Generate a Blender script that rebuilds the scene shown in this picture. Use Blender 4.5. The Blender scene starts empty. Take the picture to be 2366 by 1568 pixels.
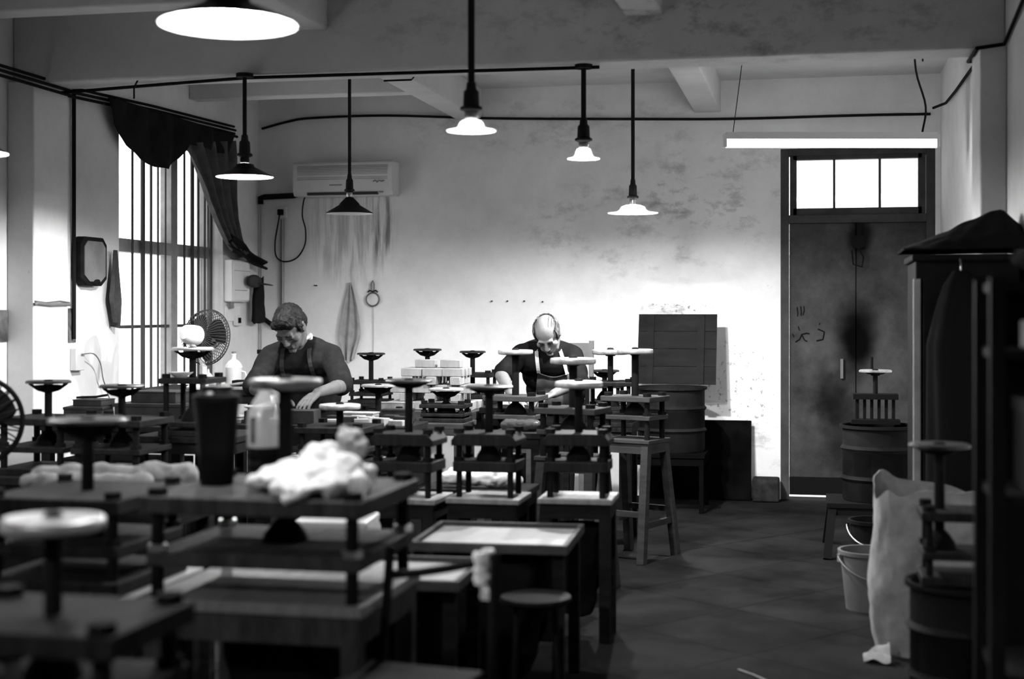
import bpy, bmesh, math, random
import numpy as np
from mathutils import Vector, Matrix, Euler, noise
random.seed(7)
PI = math.pi
SC = bpy.context.scene
COL = SC.collection

# ---------------------------------------------------------------- camera
cam_data = bpy.data.cameras.new('camera')
cam_data.sensor_width = 36.0
cam_data.lens = 50.0
cam_data.shift_y = -0.02705
cam_data.clip_start = 0.05
cam_data.dof.use_dof = True
cam_data.dof.focus_distance = 8.8
cam_data.dof.aperture_fstop = 1.7
cam = bpy.data.objects.new('camera', cam_data)
COL.objects.link(cam)
cam.location = (0, 0, 1.36)
cam.rotation_euler = (PI / 2, 0, math.atan(697 / 3286.1))
SC.camera = cam

# ---------------------------------------------------------------- world, exposure
world = bpy.data.worlds.new('overcast_sky')
SC.world = world
world.use_nodes = True
world.node_tree.nodes['Background'].inputs[0].default_value = (1, 1, 1, 1)
world.node_tree.nodes['Background'].inputs[1].default_value = 3.0
SC.view_settings.view_transform = 'Standard'
SC.view_settings.look = 'None'
SC.view_settings.exposure = 0.22
SC.view_settings.gamma = 1.0
SC.view_settings.use_curve_mapping = False
SC.cycles.use_denoising = True
SC.cycles.max_bounces = 8
SC.cycles.sample_clamp_indirect = 4.0
SC.cycles.caustics_reflective = False
SC.cycles.caustics_refractive = False
BULB = 4200.0      # radiance of a lit bulb
TUBE = 26.0        # radiance of the fluorescent tube

# ---------------------------------------------------------------- helpers
class MB:
    """collects shapes, then links them as ONE mesh object"""
    def __init__(s):
        s.v = []; s.f = []; s.m = []
    def add(s, vs, fs, mat=0, M=None):
        o = len(s.v)
        for p in vs:
            p = Vector(p)
            if M is not None: p = M @ p
            s.v.append(tuple(p))
        for f in fs:
            s.f.append([i + o for i in f]); s.m.append(mat)
        return s
    def box(s, c, sz, rz=0, mat=0, M=None, rot=None):
        x, y, z = sz[0] / 2, sz[1] / 2, sz[2] / 2
        vs = [(-x, -y, -z), (x, -y, -z), (x, y, -z), (-x, y, -z), (-x, -y, z), (x, -y, z), (x, y, z), (-x, y, z)]
        R = Matrix.Translation(Vector(c)) @ (rot if rot is not None else Matrix.Rotation(rz, 4, 'Z'))
        if M is not None: R = M @ R
        return s.add(vs, [(0, 3, 2, 1), (4, 5, 6, 7), (0, 1, 5, 4), (1, 2, 6, 5), (2, 3, 7, 6), (3, 0, 4, 7)], mat, R)
    def bar(s, p0, p1, w, h=None, mat=0, up=(0, 0, 1), w1=None, h1=None):
        """rectangular bar from p0 to p1"""
        h = w if h is None else h
        w1 = w if w1 is None else w1; h1 = h if h1 is None else h1
        p0, p1 = Vector(p0), Vector(p1); d = (p1 - p0).normalized(); up = Vector(up)
        if abs(d.dot(up)) > .98: up = Vector((0, 1, 0))
        a = d.cross(up).normalized(); b = a.cross(d).normalized()
        vs = []
        for p, ww, hh in ((p0, w, h), (p1, w1, h1)):
            for i, j in ((-1, -1), (1, -1), (1, 1), (-1, 1)):
                vs.append(p + a * i * ww / 2 + b * j * hh / 2)
        return s.add(vs, [(0, 1, 2, 3), (7, 6, 5, 4), (0, 4, 5, 1), (1, 5, 6, 2), (2, 6, 7, 3), (3, 7, 4, 0)], mat)
    def tube(s, pts, r, seg=10, mat=0, closed=False, M=None):
        pts = [Vector(p) for p in pts]; n = len(pts)
        rs = r if isinstance(r, (list, tuple)) else [r] * n
        vs = []; prev = None
        for i, p in enumerate(pts):
            if closed: d = pts[(i + 1) % n] - pts[i - 1]
            else: d = pts[min(i + 1, n - 1)] - pts[max(i - 1, 0)]
            d.normalize()
            if prev is None:
                up = Vector((0, 0, 1)) if abs(d.z) < .9 else Vector((0, 1, 0))
                a = d.cross(up).normalized()
            else:
                a = (prev - d * prev.dot(d))
                a = a.normalized() if a.length > 1e-6 else d.orthogonal().normalized()
            prev = a; b = d.cross(a)
            for k in range(seg):
                t = 2 * PI * k / seg
                vs.append(p + (a * math.cos(t) + b * math.sin(t)) * rs[i])
        fs = []
        for i in range(n if closed else n - 1):
            j = (i + 1) % n
            for k in range(seg):
                k2 = (k + 1) % seg
                fs.append((i * seg + k, i * seg + k2, j * seg + k2, j * seg + k))
        if not closed:
            fs.append(tuple(range(seg - 1, -1, -1))); fs.append(tuple((n - 1) * seg + k for k in range(seg)))
        return s.add(vs, fs, mat, M)
    def cyl(s, p0, p1, r0, r1=None, seg=20, mat=0, M=None):
        return s.tube([p0, p1], [r0, r0 if r1 is None else r1], seg, mat, M=M)
    def lathe(s, prof, c=(0, 0, 0), seg=36, mat=0, M=None, mats=None, closed=False):
        """prof: list of (r, z); revolve about z at c"""
        n = len(prof); vs = []
        for (r, z) in prof:
            for k in range(seg):
                t = 2 * PI * k / seg
                vs.append((c[0] + r * math.cos(t), c[1] + r * math.sin(t), c[2] + z))
        o = len(s.f)
        fs = []; ml = []
        for i in range(n if closed else n - 1):
            j = (i + 1) % n
            for k in range(seg):
                k2 = (k + 1) % seg
                fs.append((i * seg + k, i * seg + k2, j * seg + k2, j * seg + k)); ml.append(mats[i] if mats else mat)
        if not closed:
            if prof[0][0] > 1e-5: fs.append(tuple(range(seg - 1, -1, -1))); ml.append(mats[0] if mats else mat)
            if prof[-1][0] > 1e-5: fs.append(tuple((n - 1) * seg + k for k in range(seg))); ml.append(mats[-1] if mats else mat)
        s.add(vs, fs, mat, M)
        s.m[o:] = ml
        return s
    def ell(s, c, r, seg=20, rings=12, mat=0, M=None, rot=None):
        vs = [(0, 0, -1)]; fs = []
        for i in range(1, rings):
            a = -PI / 2 + PI * i / rings
            for k in range(seg):
                t = 2 * PI * k / seg
                vs.append((math.cos(a) * math.cos(t), math.cos(a) * math.sin(t), math.sin(a)))
        vs.append((0, 0, 1)); L = len(vs) - 1
        for k in range(seg):
            fs.append((0, 1 + (k + 1) % seg, 1 + k))
            fs.append((L, L - seg + k, L - seg + (k + 1) % seg))
        for i in range(rings - 2):
            for k in range(seg):
                a = 1 + i * seg + k; b = 1 + i * seg + (k + 1) % seg
                fs.append((a, b, b + seg, a + seg))
        R = Matrix.Translation(Vector(c)) @ (rot.to_4x4() if rot is not None else Matrix.Identity(4)) @ Matrix.Diagonal((r[0], r[1], r[2], 1))
        if M is not None: R = M @ R
        return s.add(vs, fs, mat, R)
    def prism(s, poly, h0, h1, M=None, mat=0):
        """poly in local xy extruded along local z"""
        n = len(poly)
        vs = [(p[0], p[1], h0) for p in poly] + [(p[0], p[1], h1) for p in poly]
        fs = [tuple(range(n - 1, -1, -1)), tuple(range(n, 2 * n))]
        for i in range(n):
            j = (i + 1) % n
            fs.append((i, j, j + n, i + n))
        return s.add(vs, fs, mat, M)
    def xprism(s, poly, x0, x1, mat=0, M=None):
        """poly in (y, z) extruded along x"""
        n = len(poly); vs = [(x0, q[0], q[1]) for q in poly] + [(x1, q[0], q[1]) for q in poly]
        fs = [tuple(range(n - 1, -1, -1)), tuple(range(n, 2 * n))] + [(i, (i + 1) % n, (i + 1) % n + n, i + n) for i in range(n)]
        ar = sum(poly[i][0] * poly[(i + 1) % n][1] - poly[(i + 1) % n][0] * poly[i][1] for i in range(n))
        if ar < 0: fs = [tuple(reversed(f)) for f in fs]
        return s.add(vs, fs, mat, M)
    def sheet(s, fn, nu, nv, th=.004, mat=0, M=None):
        """a cloth: fn(u, v) -> point, given a real thickness"""
        P = [[Vector(fn(i / nu, j / nv)) for j in range(nv + 1)] for i in range(nu + 1)]
        N = [[None] * (nv + 1) for _ in range(nu + 1)]
        for i in range(nu + 1):
            for j in range(nv + 1):
                du = P[min(i + 1, nu)][j] - P[max(i - 1, 0)][j]
                dv = P[i][min(j + 1, nv)] - P[i][max(j - 1, 0)]
                n = du.cross(dv)
                N[i][j] = n.normalized() if n.length > 1e-9 else Vector((0, 0, 1))
        W = nv + 1
        vs = [P[i][j] + N[i][j] * th / 2 for i in range(nu + 1) for j in range(W)]
        vs += [P[i][j] - N[i][j] * th / 2 for i in range(nu + 1) for j in range(W)]
        o = (nu + 1) * W; fs = []
        for i in range(nu):
            for j in range(nv):
                a = i * W + j; b = a + 1; c = a + W + 1; d = a + W
                fs.append((a, d, c, b)); fs.append((a + o, b + o, c + o, d + o))
        for i in range(nu):
            for j, fl in ((0, 0), (nv, 1)):
                a = i * W + j; d = a + W
                fs.append((a, a + o, d + o, d) if not fl else (a, d, d + o, a + o))
        for j in range(nv):
            for i, fl in ((0, 0), (nu, 1)):
                a = i * W + j; b = a + 1
                fs.append((a, b, b + o, a + o) if not fl else (a, a + o, b + o, b))
        return s.add(vs, fs, mat, M)
    def build(s, name, mat, parent=None, bevel=0, sharp=38, loc=None):
        me = bpy.data.meshes.new(name)
        vs = s.v
        if loc is not None: vs = [(p[0] - loc[0], p[1] - loc[1], p[2] - loc[2]) for p in vs]
        me.from_pydata(vs, [], s.f)
        for m in (mat if isinstance(mat, (list, tuple)) else [mat]): me.materials.append(m)
        for p, i in zip(me.polygons, s.m):
            p.material_index = i; p.use_smooth = True
        me.set_sharp_from_angle(angle=math.radians(sharp))
        me.update()
        o = bpy.data.objects.new(name, me); COL.objects.link(o)
        if loc is not None: o.location = loc
        if parent is not None: o.parent = parent
        if bevel:
            b = o.modifiers.new('bevel', 'BEVEL'); b.width = bevel; b.segments = 2; b.limit_method = 'ANGLE'; b.angle_limit = math.radians(40)
        return o

def curve(pts, n=5):
    """Catmull-Rom points through pts"""
    P = [Vector(q) for q in pts]; P = [P[0] * 2 - P[1]] + P + [P[-1] * 2 - P[-2]]; out = []
    for i in range(1, len(P) - 2):
        a, b, c, d = P[i - 1:i + 3]
        for k in range(n):
            t = k / n
            out.append(.5 * ((2 * b) + (c - a) * t + (2 * a - 5 * b + 4 * c - d) * t * t + (3 * b - a - 3 * c + d) * t ** 3))
    return out + [P[-2]]

def tag(o, label=None, cat=None, group=None, kind=None):
    if label: o['label'] = label
    if cat: o['category'] = cat
    if group: o['group'] = group
    if kind: o['kind'] = kind
    return o

def thing(name, label, cat, loc=(0, 0, 0), rz=0, group=None):
    o = bpy.data.objects.new(name, None); COL.objects.link(o)
    o.location = loc; o.rotation_euler = (0, 0, rz); o.empty_display_size = .1
    return tag(o, label, cat, group)

def dup(root, loc, rz=0, label=None, group=None, scale=None):
    """a copy of a thing with copies of its parts and sub-parts"""
    def rec(o, par):
        c = o.copy(); COL.objects.link(c)
        if par is not None: c.parent = par
        for ch in list(o.children): rec(ch, c)
        return c
    r = rec(root, None)
    r.location = loc; r.rotation_euler = (0, 0, rz)
    if label: r['label'] = label
    if group: r['group'] = group
    if scale: r.scale = scale
    return r

def struct(name, mb, mat, label=None, parent=None, bevel=0, cat=None):
    o = mb.build(name, mat, parent, bevel)
    if parent is None:
        tag(o, label, cat or name.split('_')[0], None, 'structure')
    return o

# ---------------------------------------------------------------- materials (black-and-white place: greys only)
MATS = {}
def mat(name, g, rough=.6, metal=0.0, var=0.0, scale=6.0, bump=0.0, spec=None, detail=5, stretch=None, emit=0.0, coat=0.0):
    if name in MATS: return MATS[name]
    if spec is None: spec = .3 if g > .1 else .02
    m = bpy.data.materials.new(name); m.use_nodes = True; nt = m.node_tree
    b = nt.nodes['Principled BSDF']
    b.inputs['Base Color'].default_value = (g, g, g, 1); b.inputs['Roughness'].default_value = rough
    b.inputs['Metallic'].default_value = metal; b.inputs['Specular IOR Level'].default_value = spec
    if coat: b.inputs['Coat Weight'].default_value = coat
    if emit:
        b.inputs['Emission Color'].default_value = (1, 1, 1, 1); b.inputs['Emission Strength'].default_value = emit
    if var or bump:
        tc = nt.nodes.new('ShaderNodeTexCoord'); mp = nt.nodes.new('ShaderNodeMapping')
        nt.links.new(tc.outputs['Object'], mp.inputs[0])
        if stretch: mp.inputs['Scale'].default_value = stretch
        n = nt.nodes.new('ShaderNodeTexNoise'); n.inputs['Scale'].default_value = scale
        n.inputs['Detail'].default_value = detail; n.inputs['Roughness'].default_value = .62
        nt.links.new(mp.outputs[0], n.inputs['Vector'])
        if var:
            r = nt.nodes.new('ShaderNodeMapRange')
            r.inputs['From Min'].default_value = .3; r.inputs['From Max'].default_value = .7
            r.inputs['To Min'].default_value = g * (1 - var); r.inputs['To Max'].default_value = min(.95, g * (1 + var))
            nt.links.new(n.outputs[0], r.inputs['Value']); nt.links.new(r.outputs[0], b.inputs['Base Color'])
        if bump:
            bp = nt.nodes.new('ShaderNodeBump'); bp.inputs['Strength'].default_value = bump; bp.inputs['Distance'].default_value = .01
            nt.links.new(n.outputs[0], bp.inputs['Height']); nt.links.new(bp.outputs[0], b.inputs['Normal'])
    MATS[name] = m
    return m

def emitter(name, strength):
    m = bpy.data.materials.new(name); m.use_nodes = True; nt = m.node_tree
    nt.nodes.remove(nt.nodes['Principled BSDF'])
    e = nt.nodes.new('ShaderNodeEmission'); e.inputs[1].default_value = strength
    nt.links.new(e.outputs[0], nt.nodes['Material Output'].inputs[0])
    return m

def glassy(name, tint=.95, refl=.08, rough=.05, milk=0.0):
    """thin clear or milky glass: see-through, a little gloss, some milk"""
    m = bpy.data.materials.new(name); m.use_nodes = True; nt = m.node_tree
    nt.nodes.remove(nt.nodes['Principled BSDF'])
    tr = nt.nodes.new('ShaderNodeBsdfTransparent'); tr.inputs[0].default_value = (tint, tint, tint, 1)
    gl = nt.nodes.new('ShaderNodeBsdfGlossy'); gl.inputs['Roughness'].default_value = rough
    mx = nt.nodes.new('ShaderNodeMixShader'); mx.inputs[0].default_value = refl
    nt.links.new(tr.outputs[0], mx.inputs[1]); nt.links.new(gl.outputs[0], mx.inputs[2])
    last = mx
    if milk:
        df = nt.nodes.new('ShaderNodeBsdfDiffuse'); df.inputs[0].default_value = (.85, .85, .85, 1)
        tl = nt.nodes.new('ShaderNodeBsdfTranslucent'); tl.inputs[0].default_value = (.9, .9, .9, 1)
        m2 = nt.nodes.new('ShaderNodeMixShader'); m2.inputs[0].default_value = .3
        nt.links.new(df.outputs[0], m2.inputs[1]); nt.links.new(tl.outputs[0], m2.inputs[2])
        m3 = nt.nodes.new('ShaderNodeMixShader'); m3.inputs[0].default_value = milk
        nt.links.new(last.outputs[0], m3.inputs[1]); nt.links.new(m2.outputs[0], m3.inputs[2]); last = m3
    nt.links.new(last.outputs[0], nt.nodes['Material Output'].inputs[0])
    return m

def plaster(name, base, marks=()):
    """old limewashed wall: blotches, fine grime, scuffs; marks are stains with a shape of their own:
       (kind, centre xyz, size xyz, darkness)"""
    m = bpy.data.materials.new(name); m.use_nodes = True; nt = m.node_tree; N = nt.nodes; L = nt.links
    b = N['Principled BSDF']; b.inputs['Roughness'].default_value = .9; b.inputs['Specular IOR Level'].default_value = .15
    tc = N.new('ShaderNodeTexCoord')
    def nz(sc, det, rough=.6, stretch=None):
        n = N.new('ShaderNodeTexNoise'); n.inputs['Scale'].default_value = sc; n.inputs['Detail'].default_value = det
        n.inputs['Roughness'].default_value = rough
        if stretch:
            mp = N.new('ShaderNodeMapping'); mp.inputs['Scale'].default_value = stretch
            L.new(tc.outputs['Object'], mp.inputs[0]); L.new(mp.outputs[0], n.inputs['Vector'])
        else: L.new(tc.outputs['Object'], n.inputs['Vector'])
        return n.outputs[0]
    def rng(v, a, bb, c, d, smooth=False):
        r = N.new('ShaderNodeMapRange'); r.inputs['From Min'].default_value = a; r.inputs['From Max'].default_value = bb
        r.inputs['To Min'].default_value = c; r.inputs['To Max'].default_value = d
        if smooth: r.interpolation_type = 'SMOOTHSTEP'
        L.new(v, r.inputs['Value']); return r.outputs[0]
    def mul(a, bb):
        q = N.new('ShaderNodeMath'); q.operation = 'MULTIPLY'
        for i, x in enumerate((a, bb)):
            if isinstance(x, (int, float)): q.inputs[i].default_value = x
            else: L.new(x, q.inputs[i])
        return q.outputs[0]
    v = rng(nz(1.1, 6), .3, .7, .86, 1.06)
    v = mul(v, rng(nz(5.5, 8, .7), .32, .6, .93, 1.02))
    v = mul(v, rng(nz(9, 10, .75, (1, 1, 1.6)), .24, .36, .6, 1.0))          # scuffs and flakes
    v = mul(v, rng(nz(42, 3, .5), .2, .3, .75, 1.0))                          # fly-spots
    for kind, c, sz, dk in marks:
        mp = N.new('ShaderNodeMapping'); mp.vector_type = 'POINT'
        sub = N.new('ShaderNodeVectorMath'); sub.operation = 'SUBTRACT'; sub.inputs[1].default_value = c
        L.new(tc.outputs['Object'], sub.inputs[0])
        div = N.new('ShaderNodeVectorMath'); div.operation = 'DIVIDE'; div.inputs[1].default_value = sz
        L.new(sub.outputs[0], div.inputs[0])
        ln = N.new('ShaderNodeVectorMath'); ln.operation = 'LENGTH'; L.new(div.outputs[0], ln.inputs[0])
        mask = rng(ln.outputs['Value'], .55, 1.0, 1, 0, True)
        if kind == 'drip':  t = rng(nz(7, 5, .6, (4.5, 1, .35)), .42, .62, 0, 1)
        elif kind == 'spots': t = rng(nz(26, 4, .6), .58, .66, 0, 1)
        elif kind == 'cloud': t = rng(nz(5, 8, .72, (1, 1, 1.8)), .5, .68, 0, 1)
        else: t = rng(nz(3, 6), .2, .5, .4, 1)
        k = mul(mul(mask, t), dk)
        inv = N.new('ShaderNodeMath'); inv.operation = 'SUBTRACT'; inv.inputs[0].default_value = 1; L.new(k, inv.inputs[1])
        v = mul(v, inv.outputs[0])
    L.new(mul(v, base), b.inputs['Base Color'])
    bp = N.new('ShaderNodeBump'); bp.inputs['Strength'].default_value = .25; bp.inputs['Distance'].default_value = .01
    L.new(nz(14, 8, .65), bp.inputs['Height']); L.new(bp.outputs[0], b.inputs['Normal'])
    return m
# ================================================================ THE SETTING
XL, XR, YB, YF, ZC = -4.26, .88, 10.5, -2.0, 3.05
WT = .24   # wall thickness
M_wall_back = plaster('plaster_back', .76, [
    ('drip', (-3.5, YB, 2.0), (.42, .5, .55), .38), ('drip', (-3.25, YB, 2.05), (.1, .5, .42), .6),
    ('cloud', (-1.2, YB, 2.0), (1.2, .5, .5), .35), ('cloud', (-.7, YB, 2.3), (.8, .5, .4), .35), ('cloud', (-1.9, YB, 2.75), (1.6, .5, .25), .3),
    ('spots', (-.55, YB, .8), (.36, .5, .45), .6), ('spots', (-1.0, YB, 1.38), (.36, .5, .07), .7), ('cloud', (-1.05, YB, 1.36), (.3, .5, .09), .7),
    ('cloud', (-.4, YB, .3), (.4, .5, .4), .5)])
M_wall = plaster('plaster_side', .72)
M_ceil = plaster('plaster_ceiling', .64)
M_beam = plaster('plaster_beam', .6, [('cloud', (-.2, 7, 2.8), (1.2, .6, .3), .5), ('cloud', (-1.5, 7, 2.9), (1.5, .6, .3), .3)])

def floor_mat():
    m = bpy.data.materials.new('worn_concrete'); m.use_nodes = True; nt = m.node_tree; N = nt.nodes; L = nt.links
    b = N['Principled BSDF']; b.inputs['Specular IOR Level'].default_value = .01
    tc = N.new('ShaderNodeTexCoord')
    n = N.new('ShaderNodeTexNoise'); n.inputs['Scale'].default_value = 2.4; n.inputs['Detail'].default_value = 9; n.inputs['Roughness'].default_value = .68
    L.new(tc.outputs['Object'], n.inputs['Vector'])
    r = N.new('ShaderNodeMapRange'); r.inputs['From Min'].default_value = .3; r.inputs['From Max'].default_value = .72
    r.inputs['To Min'].default_value = .0035; r.inputs['To Max'].default_value = .021
    L.new(n.outputs[0], r.inputs['Value'])
    mp = N.new('ShaderNodeMapping'); mp.inputs['Rotation'].default_value = (0, 0, math.radians(38)); L.new(tc.outputs['Object'], mp.inputs[0])
    br = N.new('ShaderNodeTexBrick'); br.offset = 0; br.inputs['Scale'].default_value = 1.0
    br.inputs['Brick Width'].default_value = .62; br.inputs['Row Height'].default_value = .62; br.inputs['Mortar Size'].default_value = .008
    br.inputs['Color1'].default_value = (1, 1, 1, 1); br.inputs['Color2'].default_value = (.86, .86, .86, 1); br.inputs['Mortar'].default_value = (.55, .55, .55, 1)
    L.new(mp.outputs[0], br.inputs['Vector'])
    q = N.new('ShaderNodeMix'); q.data_type = 'RGBA'; q.blend_type = 'MULTIPLY'; q.inputs['Factor'].default_value = 1
    L.new(r.outputs[0], q.inputs['A']); L.new(br.outputs['Color'], q.inputs['B']); L.new(q.outputs['Result'], b.inputs['Base Color'])
    rr = N.new('ShaderNodeMapRange'); rr.inputs['To Min'].default_value = .6; rr.inputs['To Max'].default_value = .9
    L.new(n.outputs[0], rr.inputs['Value']); L.new(rr.outputs[0], b.inputs['Roughness'])
    bp = N.new('ShaderNodeBump'); bp.inputs['Strength'].default_value = .4; bp.inputs['Distance'].default_value = .006
    L.new(n.outputs[0], bp.inputs['Height']); L.new(bp.outputs[0], b.inputs['Normal'])
    return m

struct('floor', MB().box(((XL + XR) / 2, (YB + YF) / 2, -.1), (XR - XL + 2 * WT, YB - YF + 2 * WT, .2)), floor_mat(), 'worn dark concrete floor with diagonal joints')
struct('ceiling', MB().box(((XL + XR) / 2, (YB + YF) / 2, ZC + .1), (XR - XL + 2 * WT, YB - YF + 2 * WT, .2)), M_ceil, 'stained plaster ceiling slab above the beams')
# left wall with its window opening (y 8.21..9.78, z .62..2.58) and a near window further towards the camera
WY0, WY1, WZ0, WZ1 = 8.21, 9.81, .62, 2.58
b = MB()
def wseg(b, y0, y1, z0, z1): b.box((XL - WT / 2, (y0 + y1) / 2, (z0 + z1) / 2), (WT, y1 - y0, z1 - z0))
wseg(b, YF, WY0, 0, ZC); wseg(b, WY1, YB, 0, ZC); wseg(b, WY0, WY1, 0, WZ0); wseg(b, WY0, WY1, WZ1, ZC)
struct('wall_left', b, M_wall, 'pale plaster wall on the left holding the barred window')
struct('wall_right', MB().box((XR + WT / 2, (YB + YF) / 2, ZC / 2), (WT, YB - YF, ZC)), M_wall, 'pale plaster wall on the right')
DX0, DX1, DZ1 = -.235, .845, 2.54
b = MB()
def bseg(x0, x1, z0, z1): b.box(((x0 + x1) / 2, YB + WT / 2, (z0 + z1) / 2), (x1 - x0, WT, z1 - z0))
bseg(XL - WT, DX0, 0, ZC); bseg(DX1, XR + WT, 0, ZC); bseg(DX0, DX1, DZ1, ZC)
struct('wall_back', b, M_wall_back, 'stained whitewashed wall at the far end')
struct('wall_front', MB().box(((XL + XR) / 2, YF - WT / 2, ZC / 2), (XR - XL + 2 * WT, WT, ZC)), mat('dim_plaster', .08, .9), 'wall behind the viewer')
# beams and pilasters
struct('beam_main', MB().box(((XL + XR) / 2, 7.125, (2.6 + ZC) / 2), (XR - XL, .25, ZC - 2.6)), M_beam, 'deep concrete beam crossing the room', bevel=.012, cat='beam')
b = MB(); b.box((-2.56, (7.25 + YB) / 2, (2.82 + ZC) / 2), (.2, YB - 7.25, ZC - 2.82)); struct('beam_left_far', b, M_beam, 'concrete rib running from the main beam to the far wall on the left', bevel=.01, cat='beam')
b = MB(); b.box((-2.56, (7.0 + YF) / 2, (2.82 + ZC) / 2), (.2, 7.0 - YF, ZC - 2.82)); struct('beam_left_near', b, M_beam, 'concrete rib running towards the viewer on the left', bevel=.01, cat='beam')
b = MB(); b.box((-.76, (7.25 + YB) / 2, (2.82 + ZC) / 2), (.19, YB - 7.25, ZC - 2.82)); struct('beam_right_far', b, M_beam, 'concrete rib from the main beam to the far wall on the right', bevel=.01, cat='beam')
b = MB(); b.box((-.82, (7.0 + YF) / 2, (2.82 + ZC) / 2), (.19, 7.0 - YF, ZC - 2.82)); struct('beam_right_near', b, M_beam, 'concrete rib towards the viewer above the middle lamp', bevel=.01, cat='beam')
b = MB(); b.box(((XL - 2.66) / 2, 9.3, (2.84 + ZC) / 2), (XL * -1 - 2.66, .14, ZC - 2.84)); struct('beam_cross_far', b, M_beam, 'short cross beam over the far left bay', bevel=.01, cat='beam')
b = MB(); b.box(((XL - 2.66) / 2, 6.42, (2.84 + ZC) / 2), (XL * -1 - 2.66, .16, ZC - 2.84)); struct('beam_cross_near', b, M_beam, 'short cross beam over the near left bay', bevel=.01, cat='beam')
struct('pilaster_left', MB().box((XL + .08, 7.125, 1.3), (.16, .36, 2.6)), M_wall, 'shallow pilaster on the left wall under the main beam', bevel=.008, cat='pilaster')
struct('pilaster_right', MB().box((XR - .06, 7.125, 1.3), (.12, .36, 2.6)), M_wall, 'shallow pilaster on the right wall under the main beam', bevel=.008, cat='pilaster')

# ---- window_1, the barred window on the left
M_frame = mat('window_paint', .22, .6, var=.3)
M_bar = mat('bar_iron', .06, .6)
M_pane = glassy('window_glass', .97, .06, .02)
w = tag(MB().box((XL - .13, WY0 + .03, (WZ0 + WZ1) / 2), (.07, .06, WZ1 - WZ0)).box((XL - .13, WY1 - .03, (WZ0 + WZ1) / 2), (.07, .06, WZ1 - WZ0))
        .box((XL - .13, (WY0 + WY1) / 2, WZ1 - .03), (.07, WY1 - WY0, .06)).box((XL - .13, (WY0 + WY1) / 2, WZ0 + .03), (.07, WY1 - WY0, .06))
        .build('window_1', M_frame), 'tall barred window in the left wall, daylight outside', 'window', None, 'structure')
MB().box((XL - .13, 9.19, (WZ0 + WZ1) / 2), (.08, .1, WZ1 - WZ0 - .12)).build('mullion', M_frame, w)
MB().box((XL - .13, (WY0 + WY1) / 2, 1.79), (.09, WY1 - WY0 - .12, .085)).build('transom_rail', M_frame, w)
MB().box((XL - .13, (WY0 + WY1) / 2, 1.262), (.05, WY1 - WY0 - .12, .02)).build('crossbar', M_bar, w)
MB().box((XL - .05, (WY0 + WY1) / 2, WZ0 - .015), (.3, WY1 - WY0 + .06, .03)).build('window_sill', M_wall, w, bevel=.005)
for y0, y1, z0, z1 in ((WY0 + .06, 9.14, WZ0 + .06, 1.747), (9.24, WY1 - .06, WZ0 + .06, 1.747), (WY0 + .06, 9.14, 1.833, WZ1 - .06), (9.24, WY1 - .06, 1.833, WZ1 - .06)):
    MB().box((XL - .14, (y0 + y1) / 2, (z0 + z1) / 2), (.006, y1 - y0, z1 - z0)).build('pane', M_pane, w)
for y, r in ((8.508, .008), (8.654, .015), (8.773, .009), (8.876, .007), (8.99, .006), (9.286, .008), (9.414, .014), (9.516, .009), (9.627, .008), (9.73, .013)):
    MB().cyl((XL - .06, y, WZ0), (XL - .06, y, WZ1), r, seg=10).build('bar', M_bar, w)

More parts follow.
